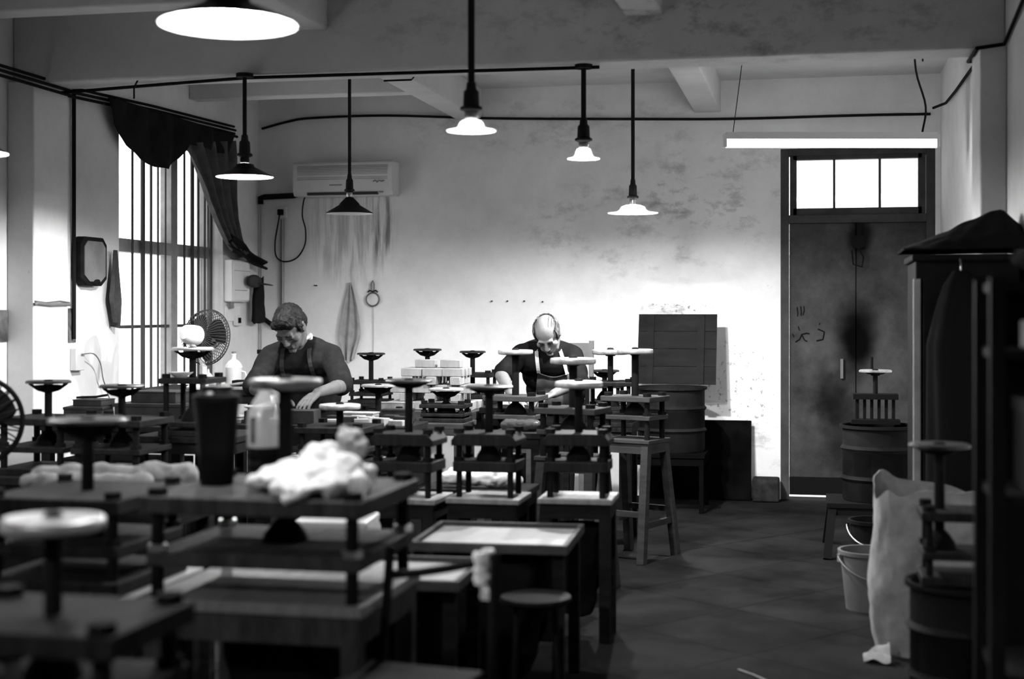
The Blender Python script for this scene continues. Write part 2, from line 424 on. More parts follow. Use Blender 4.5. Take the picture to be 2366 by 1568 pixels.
# ---- door_1 with its three-pane transom light (window_2)
M_doorframe = mat('door_frame_paint', .05, .55, var=.3)
d = tag(MB().box((DX0 + .03, YB + .06, DZ1 / 2), (.06, .12, DZ1)).box((DX1 - .03, YB + .06, DZ1 / 2), (.06, .12, DZ1))
        .box(((DX0 + DX1) / 2, YB + .06, DZ1 - .025), (DX1 - DX0 - .12, .12, .05)).box(((DX0 + DX1) / 2, YB + .06, 2.03), (DX1 - DX0 - .12, .12, .06))
        .build('door_1', M_doorframe, bevel=.004), 'dark metal double door in the far wall', 'door', None, 'structure')
def door_metal():
    m = bpy.data.materials.new('door_sheet_metal'); m.use_nodes = True; nt = m.node_tree; N = nt.nodes; L = nt.links
    b = N['Principled BSDF']; b.inputs['Roughness'].default_value = .62; b.inputs['Specular IOR Level'].default_value = .01
    tc = N.new('ShaderNodeTexCoord')
    n = N.new('ShaderNodeTexNoise'); n.inputs['Scale'].default_value = 3.2; n.inputs['Detail'].default_value = 10; n.inputs['Roughness'].default_value = .7
    L.new(tc.outputs['Object'], n.inputs['Vector'])
    r = N.new('ShaderNodeMapRange'); r.inputs['From Min'].default_value = .3; r.inputs['From Max'].default_value = .7; r.inputs['To Min'].default_value = .024; r.inputs['To Max'].default_value = .075
    L.new(n.outputs[0], r.inputs['Value']); last = r.outputs[0]
    for c, sz, dk, sc in (((.30, YB, 1.12), (.19, .5, .42), .95, 2.5), ((.33, YB, 1.9), (.12, .5, .2), .8, 5), ((.2, YB, .55), (.2, .5, .5), .5, 9), ((.12, YB, .75), (.16, .5, .3), .55, 12)):
        sub = N.new('ShaderNodeVectorMath'); sub.operation = 'SUBTRACT'; sub.inputs[1].default_value = c; L.new(tc.outputs['Object'], sub.inputs[0])
        dv = N.new('ShaderNodeVectorMath'); dv.operation = 'DIVIDE'; dv.inputs[1].default_value = sz; L.new(sub.outputs[0], dv.inputs[0])
        ln = N.new('ShaderNodeVectorMath'); ln.operation = 'LENGTH'; L.new(dv.outputs[0], ln.inputs[0])
        n2 = N.new('ShaderNodeTexNoise'); n2.inputs['Scale'].default_value = sc; n2.inputs['Detail'].default_value = 6; L.new(tc.outputs['Object'], n2.inputs['Vector'])
        ad = N.new('ShaderNodeMath'); ad.operation = 'MULTIPLY_ADD'; L.new(n2.outputs[0], ad.inputs[0]); ad.inputs[1].default_value = 1.0; L.new(ln.outputs['Value'], ad.inputs[2])
        mr = N.new('ShaderNodeMapRange'); mr.interpolation_type = 'SMOOTHSTEP'; mr.inputs['From Min'].default_value = .8; mr.inputs['From Max'].default_value = 1.5
        mr.inputs['To Min'].default_value = 1 - dk; mr.inputs['To Max'].default_value = 1; L.new(ad.outputs[0], mr.inputs['Value'])
        q = N.new('ShaderNodeMath'); q.operation = 'MULTIPLY'; L.new(last, q.inputs[0]); L.new(mr.outputs[0], q.inputs[1]); last = q.outputs[0]
    L.new(last, b.inputs['Base Color'])
    return m
M_door = door_metal()
M_black = mat('black_iron', .008, .6)
xm = .298
for x0, x1 in ((DX0 + .062, xm - .003), (xm + .003, DX1 - .062)):
    zl = .034 if x0 < 0 else .006
    lf = MB().box(((x0 + x1) / 2, YB + .05, (2.0 + zl) / 2), (x1 - x0, .04, 2.0 - zl)).build('door_leaf', M_door, d, bevel=.003)
    if x0 > 0: MB().box((x0, YB + .075, 1.01), (.05, .008, 1.98)).build('cover_strip', M_door, lf)
    MB().box(((x0 + x1) / 2, YB + .027, zl + .065), (x1 - x0, .012, .13)).build('kick_plate', M_black, lf)
MB().cyl((xm + .02, YB + .02, 1.86), (xm + .02, YB - .03, 1.86), .05, .05, 18).box((xm + .02, YB - .01, 1.94), (.03, .03, .12)).build('lock', M_black, d)
MB().tube([(xm + .01, YB - .02, 1.83), (xm + .05, YB - .035, 1.75), (xm + .04, YB - .03, 1.68), (xm - .02, YB - .03, 1.7), (xm - .03, YB - .02, 1.8)], .006).build('chain', M_black, d)
MB().box((xm - .1, YB + .012, .95), (.02, .03, .14)).build('door_handle', mat('worn_handle', .12, .5), d)
# scratched marks in the paint of the left leaf
sm = MB()
def scratch(pts, r=.004): sm.tube([(p[0], YB + .028, p[1]) for p in pts], r, 6)
scratch([(-.118, 1.395), (-.112, 1.35), (-.115, 1.325)]); scratch([(-.092, 1.4), (-.088, 1.36), (-.09, 1.33)]); scratch([(-.07, 1.4), (-.066, 1.37), (-.076, 1.335)])
scratch([(-.13, 1.14), (-.1, 1.16), (-.085, 1.195), (-.05, 1.205), (-.03, 1.2)], .006); scratch([(-.085, 1.195), (-.065, 1.155), (-.045, 1.145)], .005)
scratch([(-.15, 1.2), (-.14, 1.175)]); scratch([(-.11, 1.255), (-.1, 1.225)]); scratch([(.03, 1.235), (.075, 1.215), (.065, 1.16), (.02, 1.15)], .006); scratch([(.045, 1.28), (.04, 1.265)])
sm.build('scratches', M_black, d)
w2 = tag(MB().box((DX0 + .09, YB + .06, 2.275), (.05, .07, .43)).box((DX1 - .09, YB + .06, 2.275), (.05, .07, .43)).box((.305, YB + .06, 2.475), (.9, .07, .03)).box((.305, YB + .06, 2.085), (.9, .07, .05))
         .box((.145, YB + .06, 2.285), (.018, .05, .35)).box((.465, YB + .06, 2.285), (.018, .05, .35)).build('window_2', M_doorframe), 'three pane light over the dark door', 'window', None, 'structure')
for x0, x1 in ((-.12, .136), (.154, .456), (.474, .73)):
    MB().box(((x0 + x1) / 2, YB + .065, 2.285), (x1 - x0, .006, .35)).build('pane', M_pane, w2)
struct('trim_1', MB().box(((DX0 + DX1) / 2, YB + .8, -.02), (1.6, 1.3, .05)), mat('pale_step', .7, .9), 'pale doorstep added outside to brighten the gap under the door', cat='doorstep')  # slab added outside so daylight shows as a bright line below the leaf
# ================================================================ LAMPS
M_enamel_out = mat('black_enamel', .012, .35)
M_enamel_in = mat('white_enamel', .85, .4)
M_rod = mat('conduit_paint', .015, .6)
M_socket = mat('bakelite', .02, .35)
M_bulb_dead = mat('dead_bulb', .7, .15)
M_milk = glassy('milk_glass', .9, .1, .1, .97)
M_brass = mat('dull_brass', .35, .35, .9)

EM = {}
def bulb_mat(k):
    if k not in EM: EM[k] = emitter('lit_bulb', BULB * k)
    return EM[k]
def lamp(label, x, y, z_rim, R, z_top, lit=1.0, shade='enamel', sock=.022, hood=.07, rod_r=.011, plate=True, group='pendant lamps'):
    t = thing('pendant_lamp', label, 'lamp', (x, y, z_rim), 0, group)
    zs = hood + .02
    MB().cyl((0, 0, zs + .075), (0, 0, z_top - z_rim), rod_r, seg=12).build('rod', M_rod, t)
    if plate: MB().lathe([(.045, z_top - z_rim - .02), (.045, z_top - z_rim), (.0, z_top - z_rim)], seg=20).build('ceiling_plate', M_rod, t)
    so = MB().lathe([(.012, zs + .13), (sock * .7, zs + .125), (sock * .8, zs + .1), (sock * 1.15, zs + .09), (sock * 1.25, zs + .035), (sock * 1.7, zs + .028), (sock * 1.7, zs + .018), (sock * .8, zs + .008), (sock * .85, hood - .014)], seg=24).build('socket', M_socket, t)
    MB().lathe([(sock * .85, zs + .012), (sock * 1.0, zs + .004), (sock * 1.0, zs - .012), (sock * .85, zs - .02)], seg=20).build('collar', M_brass if shade != 'enamel' else M_socket, so)
    if shade == 'enamel':
        o = [(sock * .9, hood), (sock * 1.9, hood * .92), (R * .34, hood * .72), (R * .62, hood * .42), (R * .88, hood * .12), (R, 0)]
    elif shade == 'flat':
        o = [(sock * .9, hood), (max(sock * 1.3, R * .3), hood * .94), (R * .46, hood * .74), (R * .53, hood * .36), (R * .64, hood * .16), (R, 0)]
    else:   # steep cone
        o = [(sock * .9, hood), (sock * 1.3, hood * .97), (R * .42, hood * .58), (R * .44, hood * .5), (R * .9, hood * .1), (R, 0)]
    inn = [(r * .985, z - .004) for r, z in reversed(o)]
    MB().lathe(o + inn, seg=48, mats=[0] * (len(o)) + [1] * len(inn), closed=True).build('shade', [M_enamel_out, M_enamel_in] if shade in ('enamel', 'cone') else [M_milk, M_milk], t, sharp=60)
    r = .026; lo = .012 if shade != 'flat' else -.006
    MB().lathe([(.0, lo), (r * .6, lo + .004), (r, lo + .02), (r * .9, lo + .034), (r * .5, max(lo + .044, hood - .02)), (r * .4, max(lo + .048, hood - .004))], seg=20).build('bulb', bulb_mat(lit) if lit else M_bulb_dead, t, sharp=80)
    return t
lamp('big white-lined lamp shade close to the viewer at the top left', -1.53, 3.56, 2.13, .185, ZC, lit=.8, shade='enamel', sock=.03, hood=.075, rod_r=.014)
lamp('dark enamel lamp glowing white beneath, hanging before the curtained window', -2.90, 6.96, 2.065, .15, 2.6, lit=1.2, hood=.068, sock=.024)
lamp('black conical lamp hanging before the air conditioner', -2.97, 8.88, 2.005, .155, ZC, lit=0, shade='cone', hood=.105, sock=.02)
lamp('glass shaded lamp on the thickest rod, in the middle of the room', -1.32, 5.45, 2.075, .098, ZC, lit=.8, shade='flat', hood=.042, sock=.026, rod_r=.014)
lamp('small glass lamp under the end of the beam pipe', -1.13, 7.06, 2.13, .082, 2.6, lit=2.7, shade='flat', hood=.05, sock=.026, rod_r=.013)
lamp('glowing glass lamp nearest the far wall, right of the small one', -1.045, 8.37, 1.945, .15, ZC, lit=2.3, shade='flat', hood=.048, sock=.02)
lamp('dark enamel lamp cut off by the left edge of the photo', -3.25, 5.03, 1.987, .15, ZC, lit=.4, hood=.068, sock=.024)

lamp('dark enamel lamp of the row nearest the viewer', -2.1, 1.0, 2.1, .15, ZC, lit=.8, hood=.068, sock=.024)
# fluorescent tube on two wires
t = thing('fluorescent_lamp', 'long glowing fluorescent tube hanging over the door', 'lamp', (.1, 8.5, 2.35))
MB().cyl((-.6, -.13, -.01), (.6, .13, -.01), .024, seg=20).build('tube', emitter('lit_tube', TUBE), t)
MB().bar((-.6, -.13, .035), (.6, .13, .035), .05, .04).build('housing', mat('white_fitting', .8, .4), t)
for sx in (-1, 1):
    MB().box((.607 * sx, .132 * sx, .005), (.02, .05, .075), rz=.21).build('end_cap', mat('white_fitting', .8, .4), t)
MB().tube([(-.56, -.12, .055), (-.5, -.3, .42), (-.47, -.5, .7)], .0025, 6).build('hanging_wire', M_rod, t)
MB().tube(curve([(.52, .11, .055), (.535, .06, .2), (.47, -.1, .38), (.44, -.4, .55), (.43, -.55, .7)]), .006, 8).build('supply_cable', M_rod, t)
MB().tube([(.5, -.2, .42), (.47, -.5, .55), (.46, -.6, .7)], .005, 8).build('spare_cable', M_rod, t)
# ================================================================ ON THE WALLS
def wavy(x, y, z, s=3.0, a=.01): return noise.noise(Vector((x * s, y * s, z * s))) * a

# air conditioner with its hose run and socket
M_acp = mat('aged_plastic', .62, .45, var=.08, scale=3)
M_groove = mat('groove_grey', .2, .6)
t = thing('air_conditioner', 'pale split air conditioner high on the far wall', 'air conditioner', (-3.51, YB, 2.375))
MB().xprism([(0, -.13), (-.15, -.13), (-.18, -.1), (-.19, .02), (-.175, .12), (-.15, .13), (0, .13)], -.4, .4).build('case', M_acp, t, bevel=.008)
g = MB()
for k in range(9): g.box((-.0, -.187 + .0006 * k, -.005 + k * .0125), (.72, .008, .003))
g.build('grille', M_groove, t)
MB().box((0, -.15, -.115), (.56, .07, .02)).box((0, -.168, -.09), (.6, .02, .004)).build('air_outlet', mat('outlet_dark', .05, .6), t)
MB().box((-.05, -.186, -.05), (.1, .008, .008)).build('name_strip', M_groove, t)
MB().tube([(.25, -.192, -.03), (.265, -.192, -.02), (.28, -.192, -.035), (.295, -.192, -.022), (.315, -.192, -.03), (.335, -.192, -.022)], .005, 6).build('emblem', M_groove, t)
MB().box((.31, -.18, -.108), (.03, .01, .008)).build('indicator', M_groove, t)
M_pipe = mat('lagged_pipe', .012, .8)
tag(MB().tube([(-3.925, YB - .05, 2.267), (-3.95, YB - .04, 2.262), (-4.2, YB - .04, 2.255), (XL + .035, YB - .04, 2.25), (XL + .035, YB - .04, 2.2)], .022, 12).build('lagged_pipe', M_pipe), 'black lagged pipe from the air conditioner to the left corner', 'pipe')
tag(MB().tube([(XL + .03, YB - .025, 2.2), (XL + .03, YB - .025, .9)], .008, 8).build('corner_conduit', mat('grey_conduit', .3, .6)), 'thin conduit down the far left corner', 'conduit')
t = thing('wall_socket', 'socket on the far wall under the black pipe', 'socket', (-4.06, YB, 2.135))
MB().box((0, -.015, 0), (.09, .03, .09)).build('plate', M_acp, t, bevel=.004)
MB().box((0, -.045, 0), (.04, .04, .045)).build('plug', M_black, t, bevel=.004)
tag(MB().tube(curve([(-4.06, YB - .06, 2.12), (-4.085, YB - .04, 2.03), (-4.11, YB - .03, 1.9), (-4.1, YB - .03, 1.79), (-4.03, YB - .03, 1.75), (-3.93, YB - .03, 1.78), (-3.865, YB - .03, 1.88), (-3.86, YB - .03, 2.0), (-3.885, YB - .03, 2.1), (-3.875, YB - .04, 2.2), (-3.85, YB - .06, 2.26)]), .006, 8).build('power_cord', M_pipe), 'looped cord from the socket up to the air conditioner', 'cord')
tag(MB().cyl((-4.055, YB - .018, 2.08), (-4.055, YB - .018, 1.3), .014, seg=12).build('conduit', mat('steel_conduit', .22, .5, .6)), 'steel conduit running down from the socket behind the man', 'conduit')

# pipes under the ceiling
tag(MB().tube(curve([(-4.22, YB - .03, 2.79), (-4.0, YB - .03, 2.84), (-3.8, YB - .03, 2.862), (-3.2, YB - .03, 2.864), (-2.4, YB - .03, 2.82), (-1.5, YB - .03, 2.79), (-.6, YB - .03, 2.765), (.3, YB - .03, 2.765), (.81, YB - .03, 2.76)]), .01, 10).build('wall_pipe', M_pipe), 'thin dark pipe right across the top of the far wall', 'pipe')
tag(MB().tube([(-4.08, 7.2, 2.575), (-3.4, 7.1, 2.585), (-2.9, 7.0, 2.585), (-2.0, 7.02, 2.584), (-1.05, 7.06, 2.585)], .009, 10).build('beam_pipe', M_pipe), 'dark pipe slung under the main beam', 'pipe')
b = MB()
for dz, dx in ((0, 0), (-.028, .012), (-.052, .004)):
    b.tube([(XL + .19 + dx, 6.0, 2.62 + dz), (XL + .19 + dx, 7.3, 2.62 + dz), (XL + .03 + dx, 7.45, 2.66 + dz), (XL + .03 + dx, 8.6, 2.705 + dz), (XL + .03 + dx, 9.95, 2.74 + dz)], .009, 8)
tag(b.build('cable_run', M_pipe), 'bundle of cables along the top of the left wall above the curtain', 'cable')
tag(MB().tube([(XL + .02, 7.62, 2.66), (XL + .02, 7.62, 1.2)], .012, 8).build('drop_conduit', M_pipe), 'dark conduit dropping down the left wall beside the pilaster', 'conduit')
tag(MB().tube([(.79, 9.98, 2.735), (.855, 9.8, 2.74), (.862, 9.2, 2.73), (.862, 8.2, 2.715), (.862, 7.5, 2.62), (.862, 7.33, 2.6), (.745, 7.325, 2.592), (.745, 6.935, 2.588), (.865, 6.925, 2.6), (.865, 6.3, 2.68), (.865, 5.4, 2.82)], .009, 10).build('corner_cable', M_pipe), 'thick cable slung along the right wall under the ceiling', 'cable')
tag(MB().tube([(-3.55, 7.05, 2.6), (-3.56, 7.03, 2.56), (-3.56, 7.03, 2.5)], .005, 6).build('wire_end', M_pipe), 'short wire end hanging from the beam', 'wire')
tag(MB().tube([(-2.65, 8.6, 2.815), (-2.47, 8.6, 2.815), (-2.455, 8.6, 2.83), (-2.455, 8.6, 3.0)], .006, 8).build('rib_cable', M_pipe), 'cable strapped round the far left rib', 'cable')

# curtain over the window
M_cur = mat('curtain_cloth', .014, .9, var=.35, scale=9)
M_cur2 = mat('curtain_net', .07, .9, var=.3, scale=12)
cur = thing('curtain', 'dark curtain swagged over the window and tied to one side', 'curtain', (XL, 9.0, 2.62))
DROP = [(0, .03), (.05, .15), (.12, .27), (.2, .33), (.3, .365), (.4, .36), (.48, .28), (.55, .17), (.6, .15), (1, .16)]
def val(u, v):
    y = 7.95 + u * 1.87
    for (u0, d0), (u1, d1) in zip(DROP[:-1], DROP[1:]):
        if u0 <= u <= u1: bot = d0 + (d1 - d0) * (u - u0) / (u1 - u0)
    z = 2.66 - v * bot + (u * .0)
    x = XL + .07 + .035 * math.sin(v * 2.4) * math.sin(PI * u) + .015 * math.sin(u * 34 + v * 2) + wavy(0, y, z, 5, .03)
    return (x - XL, y - 9.0, z - 2.62)
MB().sheet(val, 60, 10, .006).build('swag', M_cur, cur, sharp=80)
def lerp_path(pts, v):
    n = len(pts) - 1; i = min(int(v * n), n - 1); f = v * n - i
    return tuple(a + (b - a) * f for a, b in zip(pts[i], pts[i + 1]))
LE = [(8.95, 2.5), (9.06, 2.44), (9.22, 2.3), (9.36, 2.15), (9.52, 2.0), (9.7, 1.86), (9.92, 1.76)]
RE = [(9.83, 2.62), (9.83, 2.5), (9.83, 2.35), (9.84, 2.2), (9.87, 2.05), (9.95, 1.9), (10.05, 1.8)]
def pan(u, v):
    a = lerp_path(LE, v); b_ = lerp_path(RE, v)
    y = a[0] + (b_[0] - a[0]) * u; z = a[1] + (b_[1] - a[1]) * u
    return (.065 + .04 * math.sin(u * 26 + v * 3) * (1 - .5 * v) + .02 * v, y - 9.0, z - 2.62)
MB().sheet(pan, 60, 24, .006).build('drape', M_cur2, cur, sharp=80)
def tail(u, v):
    y = 9.72 + v * .64; z = 1.86 - v * .14 - (u - .5) * (.13 - .06 * v)
    return (.1 + .02 * math.sin(u * 9) + .02 * math.sin(v * 7), y - 9.0, z - 2.62)
MB().sheet(tail, 12, 14, .006).build('tied_tail', M_cur, cur, sharp=80)
MB().cyl((.05, -.95, .045), (.05, .96, .045), .01).build('curtain_rod', M_black, cur)

# things on the left wall
M_oldwood = mat('old_wood', .01, .5, var=.4, scale=5, stretch=(1, 1, 4))
M_greyface = mat('grey_face', .16, .5, var=.3, scale=6)
def lwall(poly, x0, x1, name, m, parent=None, bevel=0):
    return MB().xprism(poly, x0, x1).build(name, m, parent, bevel)
t = thing('wall_mirror', 'dark framed mirror with cut corners on the left wall before the window', 'mirror', (XL, 7.79, 1.66))
def octo(w, h, c): return [(-w, -h + c), (-w + c * 1.6, -h), (w - c * 1.6, -h), (w, -h + c), (w, h - c), (w - c * 1.1, h), (-w + c * 1.1, h), (-w, h - c)]
lwall(octo(.155, .145, .042), 0, .06, 'frame', M_oldwood, t, .006)
lwall(octo(.125, .12, .036), .058, .066, 'mirror_glass', M_greyface, t)
MB().ell((.06, .02, -.125), (.012, .05, .022)).ell((.068, .03, -.12), (.012, .014, .014)).build('ornament', M_oldwood, t)
M_towel = mat('dark_towel', .05, .95, var=.3, scale=14)
def hang(u, v, top, wt, wb, h, amp=.02, ph=0):
    w = wt + (wb - wt) * min(1, v * 1.5) * (1 if v < .66 else 1 - (v - .66) * 2.5)
    return ((u - .5) * w, .03 + amp * math.sin(u * 11 + ph) * (.4 + v) + .012, -v * h * (1 - .12 * abs(u - .62)))
def towel(u, v):
    p = hang(u, v, 0, .03, .16, .48); return (p[1], p[0], p[2])
tag(MB().sheet(towel, 16, 20, .008).build('towel', M_towel, sharp=80), 'dark towel hanging from a nail left of the window', 'towel').location = (XL, 8.08, 1.74)
t = thing('small_poster', 'small printed picture on the wall behind the left pilaster', 'picture', (XL, 7.58, 1.28))
MB().box((.004, 0, 0), (.006, .17, .2)).build('sheet', mat('poster_dark', .1, .6, var=.8, scale=16), t)
t = thing('notice_board', 'dark notice pinned to the wall at the left edge of the photo', 'notice', (XL, 6.78, 1.285))
MB().box((.005, 0, 0), (.008, .32, .17)).build('sheet', mat('notice_dark', .08, .6, var=.6, scale=9), t)
MB().box((.011, -.08, .0), (.004, .1, .15)).build('label_panel', mat('notice_pale', .4, .6, var=.3, scale=20), t)
tag(MB().tube([(XL + .165, 6.94, 1.4), (XL + .17, 6.96, 1.405), (XL + .17, 7.1, 1.398), (XL + .17, 7.29, 1.402), (XL + .165, 7.31, 1.4)], .009, 8).tube([(XL + .165, 6.95, 1.418), (XL + .17, 7.05, 1.41), (XL + .17, 7.2, 1.42), (XL + .165, 7.31, 1.412)], .004, 6).build('wire_band', mat('twisted_wire', .12, .6)), 'twisted wire band round the left pilaster', 'wire')
t = thing('wall_socket', 'socket with a cord low on the left wall behind the pilaster', 'socket', (XL, 7.66, 1.08))
MB().box((.02, 0, 0), (.04, .1, .13)).build('plate', M_acp, t, bevel=.004)
MB().tube(curve([(.05, .0, .03), (.07, .1, .03), (.06, .2, -.03), (.05, .25, -.12), (.04, .3, -.17), (.04, .38, -.3), (.05, .4, -.38)]), .004, 6).build('cord', mat('grey_cord', .2, .6), t)
t = thing('switch_box', 'white electric switch box on the left wall by the corner', 'switch box', (XL, 9.985, 1.59))
M_white = mat('white_plastic', .72, .45, var=.06)
MB().box((.034, 0, 0), (.068, .32, .31)).build('case', M_white, t, bevel=.008)
MB().box((.072, .0, .0), (.01, .3, .29)).build('cover', M_white, t, bevel=.004)
MB().tube([(.04, -.1, -.155), (.04, -.11, -.18), (.04, -.1, -.2)], .02, 8).build('cable_gland', M_groove, t)
MB().box((.079, -.02, -.07), (.004, .22, .004)).build('cover_seam', M_groove, t)
MB().box((.079, .0, .075), (.004, .3, .003)).build('cover_seam', M_groove, t)
t = thing('cap', 'dark peaked cap hung on the corner of the switch box', 'cap', (XL + .135, 10.06, 1.6))
MB().ell((0, .02, -.01), (.05, .09, .05)).build('crown', M_towel, t)
MB().ell((.06, .05, -.03), (.08, .07, .007), rot=Matrix.Rotation(.15, 3, 'Y')).build('peak', M_towel, t)
def bag(u, v):
    a = u * 2 * PI; r = .85 + .3 * v
    return (.05 + .035 * math.cos(a) * r, (.02 + .07 * math.sin(a)) * r + wavy(u * 3, v, 0, 3, .02), -.34 * v + wavy(v * 3, u * 2, 1, 3, .03))
b = MB().sheet(bag, 28, 12, .006); b.ell((.05, .02, -.33), (.035, .075, .02))
o = tag(b.build('cloth_bag', mat('black_cloth', .015, .95, var=.4, scale=10), sharp=80), 'limp black cloth bag hanging below the switch box', 'bag'); o.location = (XL + .04, 10.26, 1.62)
t = thing('wall_socket', 'white socket panel below the switch box', 'socket', (XL, 9.97, 1.345))
MB().box((.006, 0, 0), (.012, .28, .11)).build('panel', M_white, t, bevel=.003)
MB().box((.02, .07, -.05), (.03, .1, .08)).build('outlet', M_acp, t, bevel=.004)
MB().box((.037, .07, -.05), (.004, .05, .04)).build('outlet_holes', M_black, t)
tag(MB().tube([(XL + .015, 10.46, 1.4), (XL + .03, 10.475, 1.33), (XL + .12, YB - .03, 1.27), (XL + .3, YB - .03, 1.285)], .013, 8).tube([(XL + .03, 10.485, 1.37), (XL + .06, 10.48, 1.29), (XL + .13, YB - .03, 1.24), (XL + .3, YB - .03, 1.255)], .01, 8).build('corner_conduit_bend', M_pipe), 'pair of dark conduits bending round the far corner behind the man', 'conduit')

# far wall: rag, hand mirror, nail
def rag(u, v):
    w = .02 + .15 * math.sin(min(1, v * 1.25) * PI * .55) * (1 if v < .7 else 1 - (v - .7) * 2.1)
    return ((u - .5) * w + .02 * v - .03 * v * v, -.02 - .014 * math.sin(u * 14 + v * 2) * (.5 + v), -v * .62 * (1 - .1 * abs(u - .45)))
o = tag(MB().sheet(rag, 20, 24, .007).build('rag', mat('grey_rag', .3, .95, var=.25, scale=12), sharp=80), 'long pale rag hanging on the far wall', 'rag'); o.location = (-3.50, YB, 1.585)
t = thing('hand_mirror', 'small round hand mirror hung by its handle on the far wall', 'mirror', (-3.318, YB, 1.455))
def ring(b, R, r, c, seg=36): b.tube([(c[0] + R * math.cos(2 * PI * k / seg), c[1], c[2] + R * math.sin(2 * PI * k / seg)) for k in range(seg)], r, 8, closed=True); return b
ring(MB(), .05, .007, (0, -.02, 0)).build('rim', mat('mirror_rim', .12, .4, .5), t)
MB().cyl((0, -.014, 0), (0, -.024, 0), .05, seg=32).build('mirror_glass', mat('mirror_glass', .8, .1, 1.0), t)
MB().tube([(-.012, -.02, .06), (-.012, -.02, .12), (0, -.02, .145), (.012, -.02, .12), (.012, -.02, .06)], .0055, 8).build('handle', mat('mirror_rim', .12, .4, .5), t)
MB().tube([(-.04, -.02, .055), (-.025, -.02, .07), (0, -.02, .06), (.025, -.02, .07), (.04, -.02, .055)], .006, 8).build('clasp', M_black, t)
tag(MB().tube([(-3.318, YB - .012, 1.4), (-3.316, YB - .012, 1.2), (-3.318, YB - .012, 1.02)], .002, 6).build('string', mat('grey_cord', .2, .6)), 'thin string dangling below the hand mirror', 'string')
tag(MB().cyl((-3.80, YB, 1.565), (-3.76, YB - .05, 1.562), .005, seg=8).build('nail', M_black), 'nail in the far wall left of the rag', 'nail')
for k, (x, z) in enumerate(((-2.38, 1.44), (-2.26, 1.44), (-2.13, 1.44), (-1.99, 1.435))):
    tag(MB().cyl((x, YB, z), (x, YB - .03, z), .005, seg=8).build('nail', M_black), 'nail in the row on the bare wall left of the bald man', 'nail', 'row of nails')
# ================================================================ SCREW PRESSES AND BENCHES
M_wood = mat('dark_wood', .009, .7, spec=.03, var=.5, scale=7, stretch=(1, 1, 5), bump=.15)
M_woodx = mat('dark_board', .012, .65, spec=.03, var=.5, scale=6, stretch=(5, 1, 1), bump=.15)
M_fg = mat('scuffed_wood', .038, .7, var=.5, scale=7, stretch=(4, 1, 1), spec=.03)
M_top = mat('lamplit_bench_top', .15, .6, var=.3, scale=7, stretch=(4, 1, 1))  # paler than the frames: lamplight on the tops is put into the colour
M_iron = mat('press_iron', .008, .6, spec=.01, var=.3)
M_wheel = mat('worn_wheel', .38, .4, .55, var=.45, scale=14)
M_wheel_dark = mat('dark_wheel', .05, .45, .8, var=.5, scale=12)
M_wheel_mid = mat('dull_wheel', .12, .4, .6, var=.5, scale=12)
M_bolt = mat('bolt_steel', .4, .3, .9)

def make_wheel(R, th=.014, style=0):
    """handwheel parts, rim centre at z = 0: rim disc, arms, hub"""
    rim = MB()
    if style == 2:
        th = R * .3
        rim.lathe([(R * .12, th * .42), (R * .5, th * .36), (R * .84, th * .45), (R * .97, th * .4), (R, th * .28), (R, -th * .28), (R * .96, -th * .42), (R * .82, -th * .5), (R * .5, -th * .4), (R * .12, -th * .4)], seg=48, closed=True)
    else: rim.lathe([(R * .2, th * .3), (R * .55, th * .28), (R * .8, th * .42), (R * .93, th * .5), (R, th * .12), (R * .99, -th * .42), (R * .9, -th * .5), (R * .6, -th * .22), (R * .2, -th * .2)], seg=48, closed=True)
    hub = MB()
    drop = R * .42 if style == 0 else R * (.26 if style == 1 else .2)
    hub.lathe([(R * .16, -drop * 1.15), (R * .26, -drop * 1.1), (R * .27, -drop * .85), (R * .2, -drop * .75), (R * .2, th * .5), (R * .14, th * .75), (.0, th * .8)], seg=24)
    arms = []
    for k in range(4 if style < 2 else 0):
        a = k * PI / 2 + .6; c, s = math.cos(a), math.sin(a)
        b = MB()
        pts = [(R * .2, -drop * .95), (R * .45, -drop * .8), (R * .66, -drop * .42), (R * .82, -th * .4)]
        for p, q in zip(pts[:-1], pts[1:]):
            b.bar((p[0] * c, p[0] * s, p[1]), (q[0] * c, q[0] * s, q[1]), R * .2, th * .9)
        arms.append(b)
    web = MB().lathe([(R * .2, -drop * .9), (R * .5, -drop * .72), (R * .62, -drop * .4), (R * .58, -drop * .36), (R * .46, -drop * .62), (R * .2, -drop * .78)], seg=32, closed=True)
    if style == 2: web = MB().lathe([(R * .2, -drop * 1.05), (R * .24, -drop * .9), (R * .34, -th * .5), (R * .4, -th * .3), (R * .2, -th * .3)], seg=32, closed=True)
    return rim, hub, arms, web

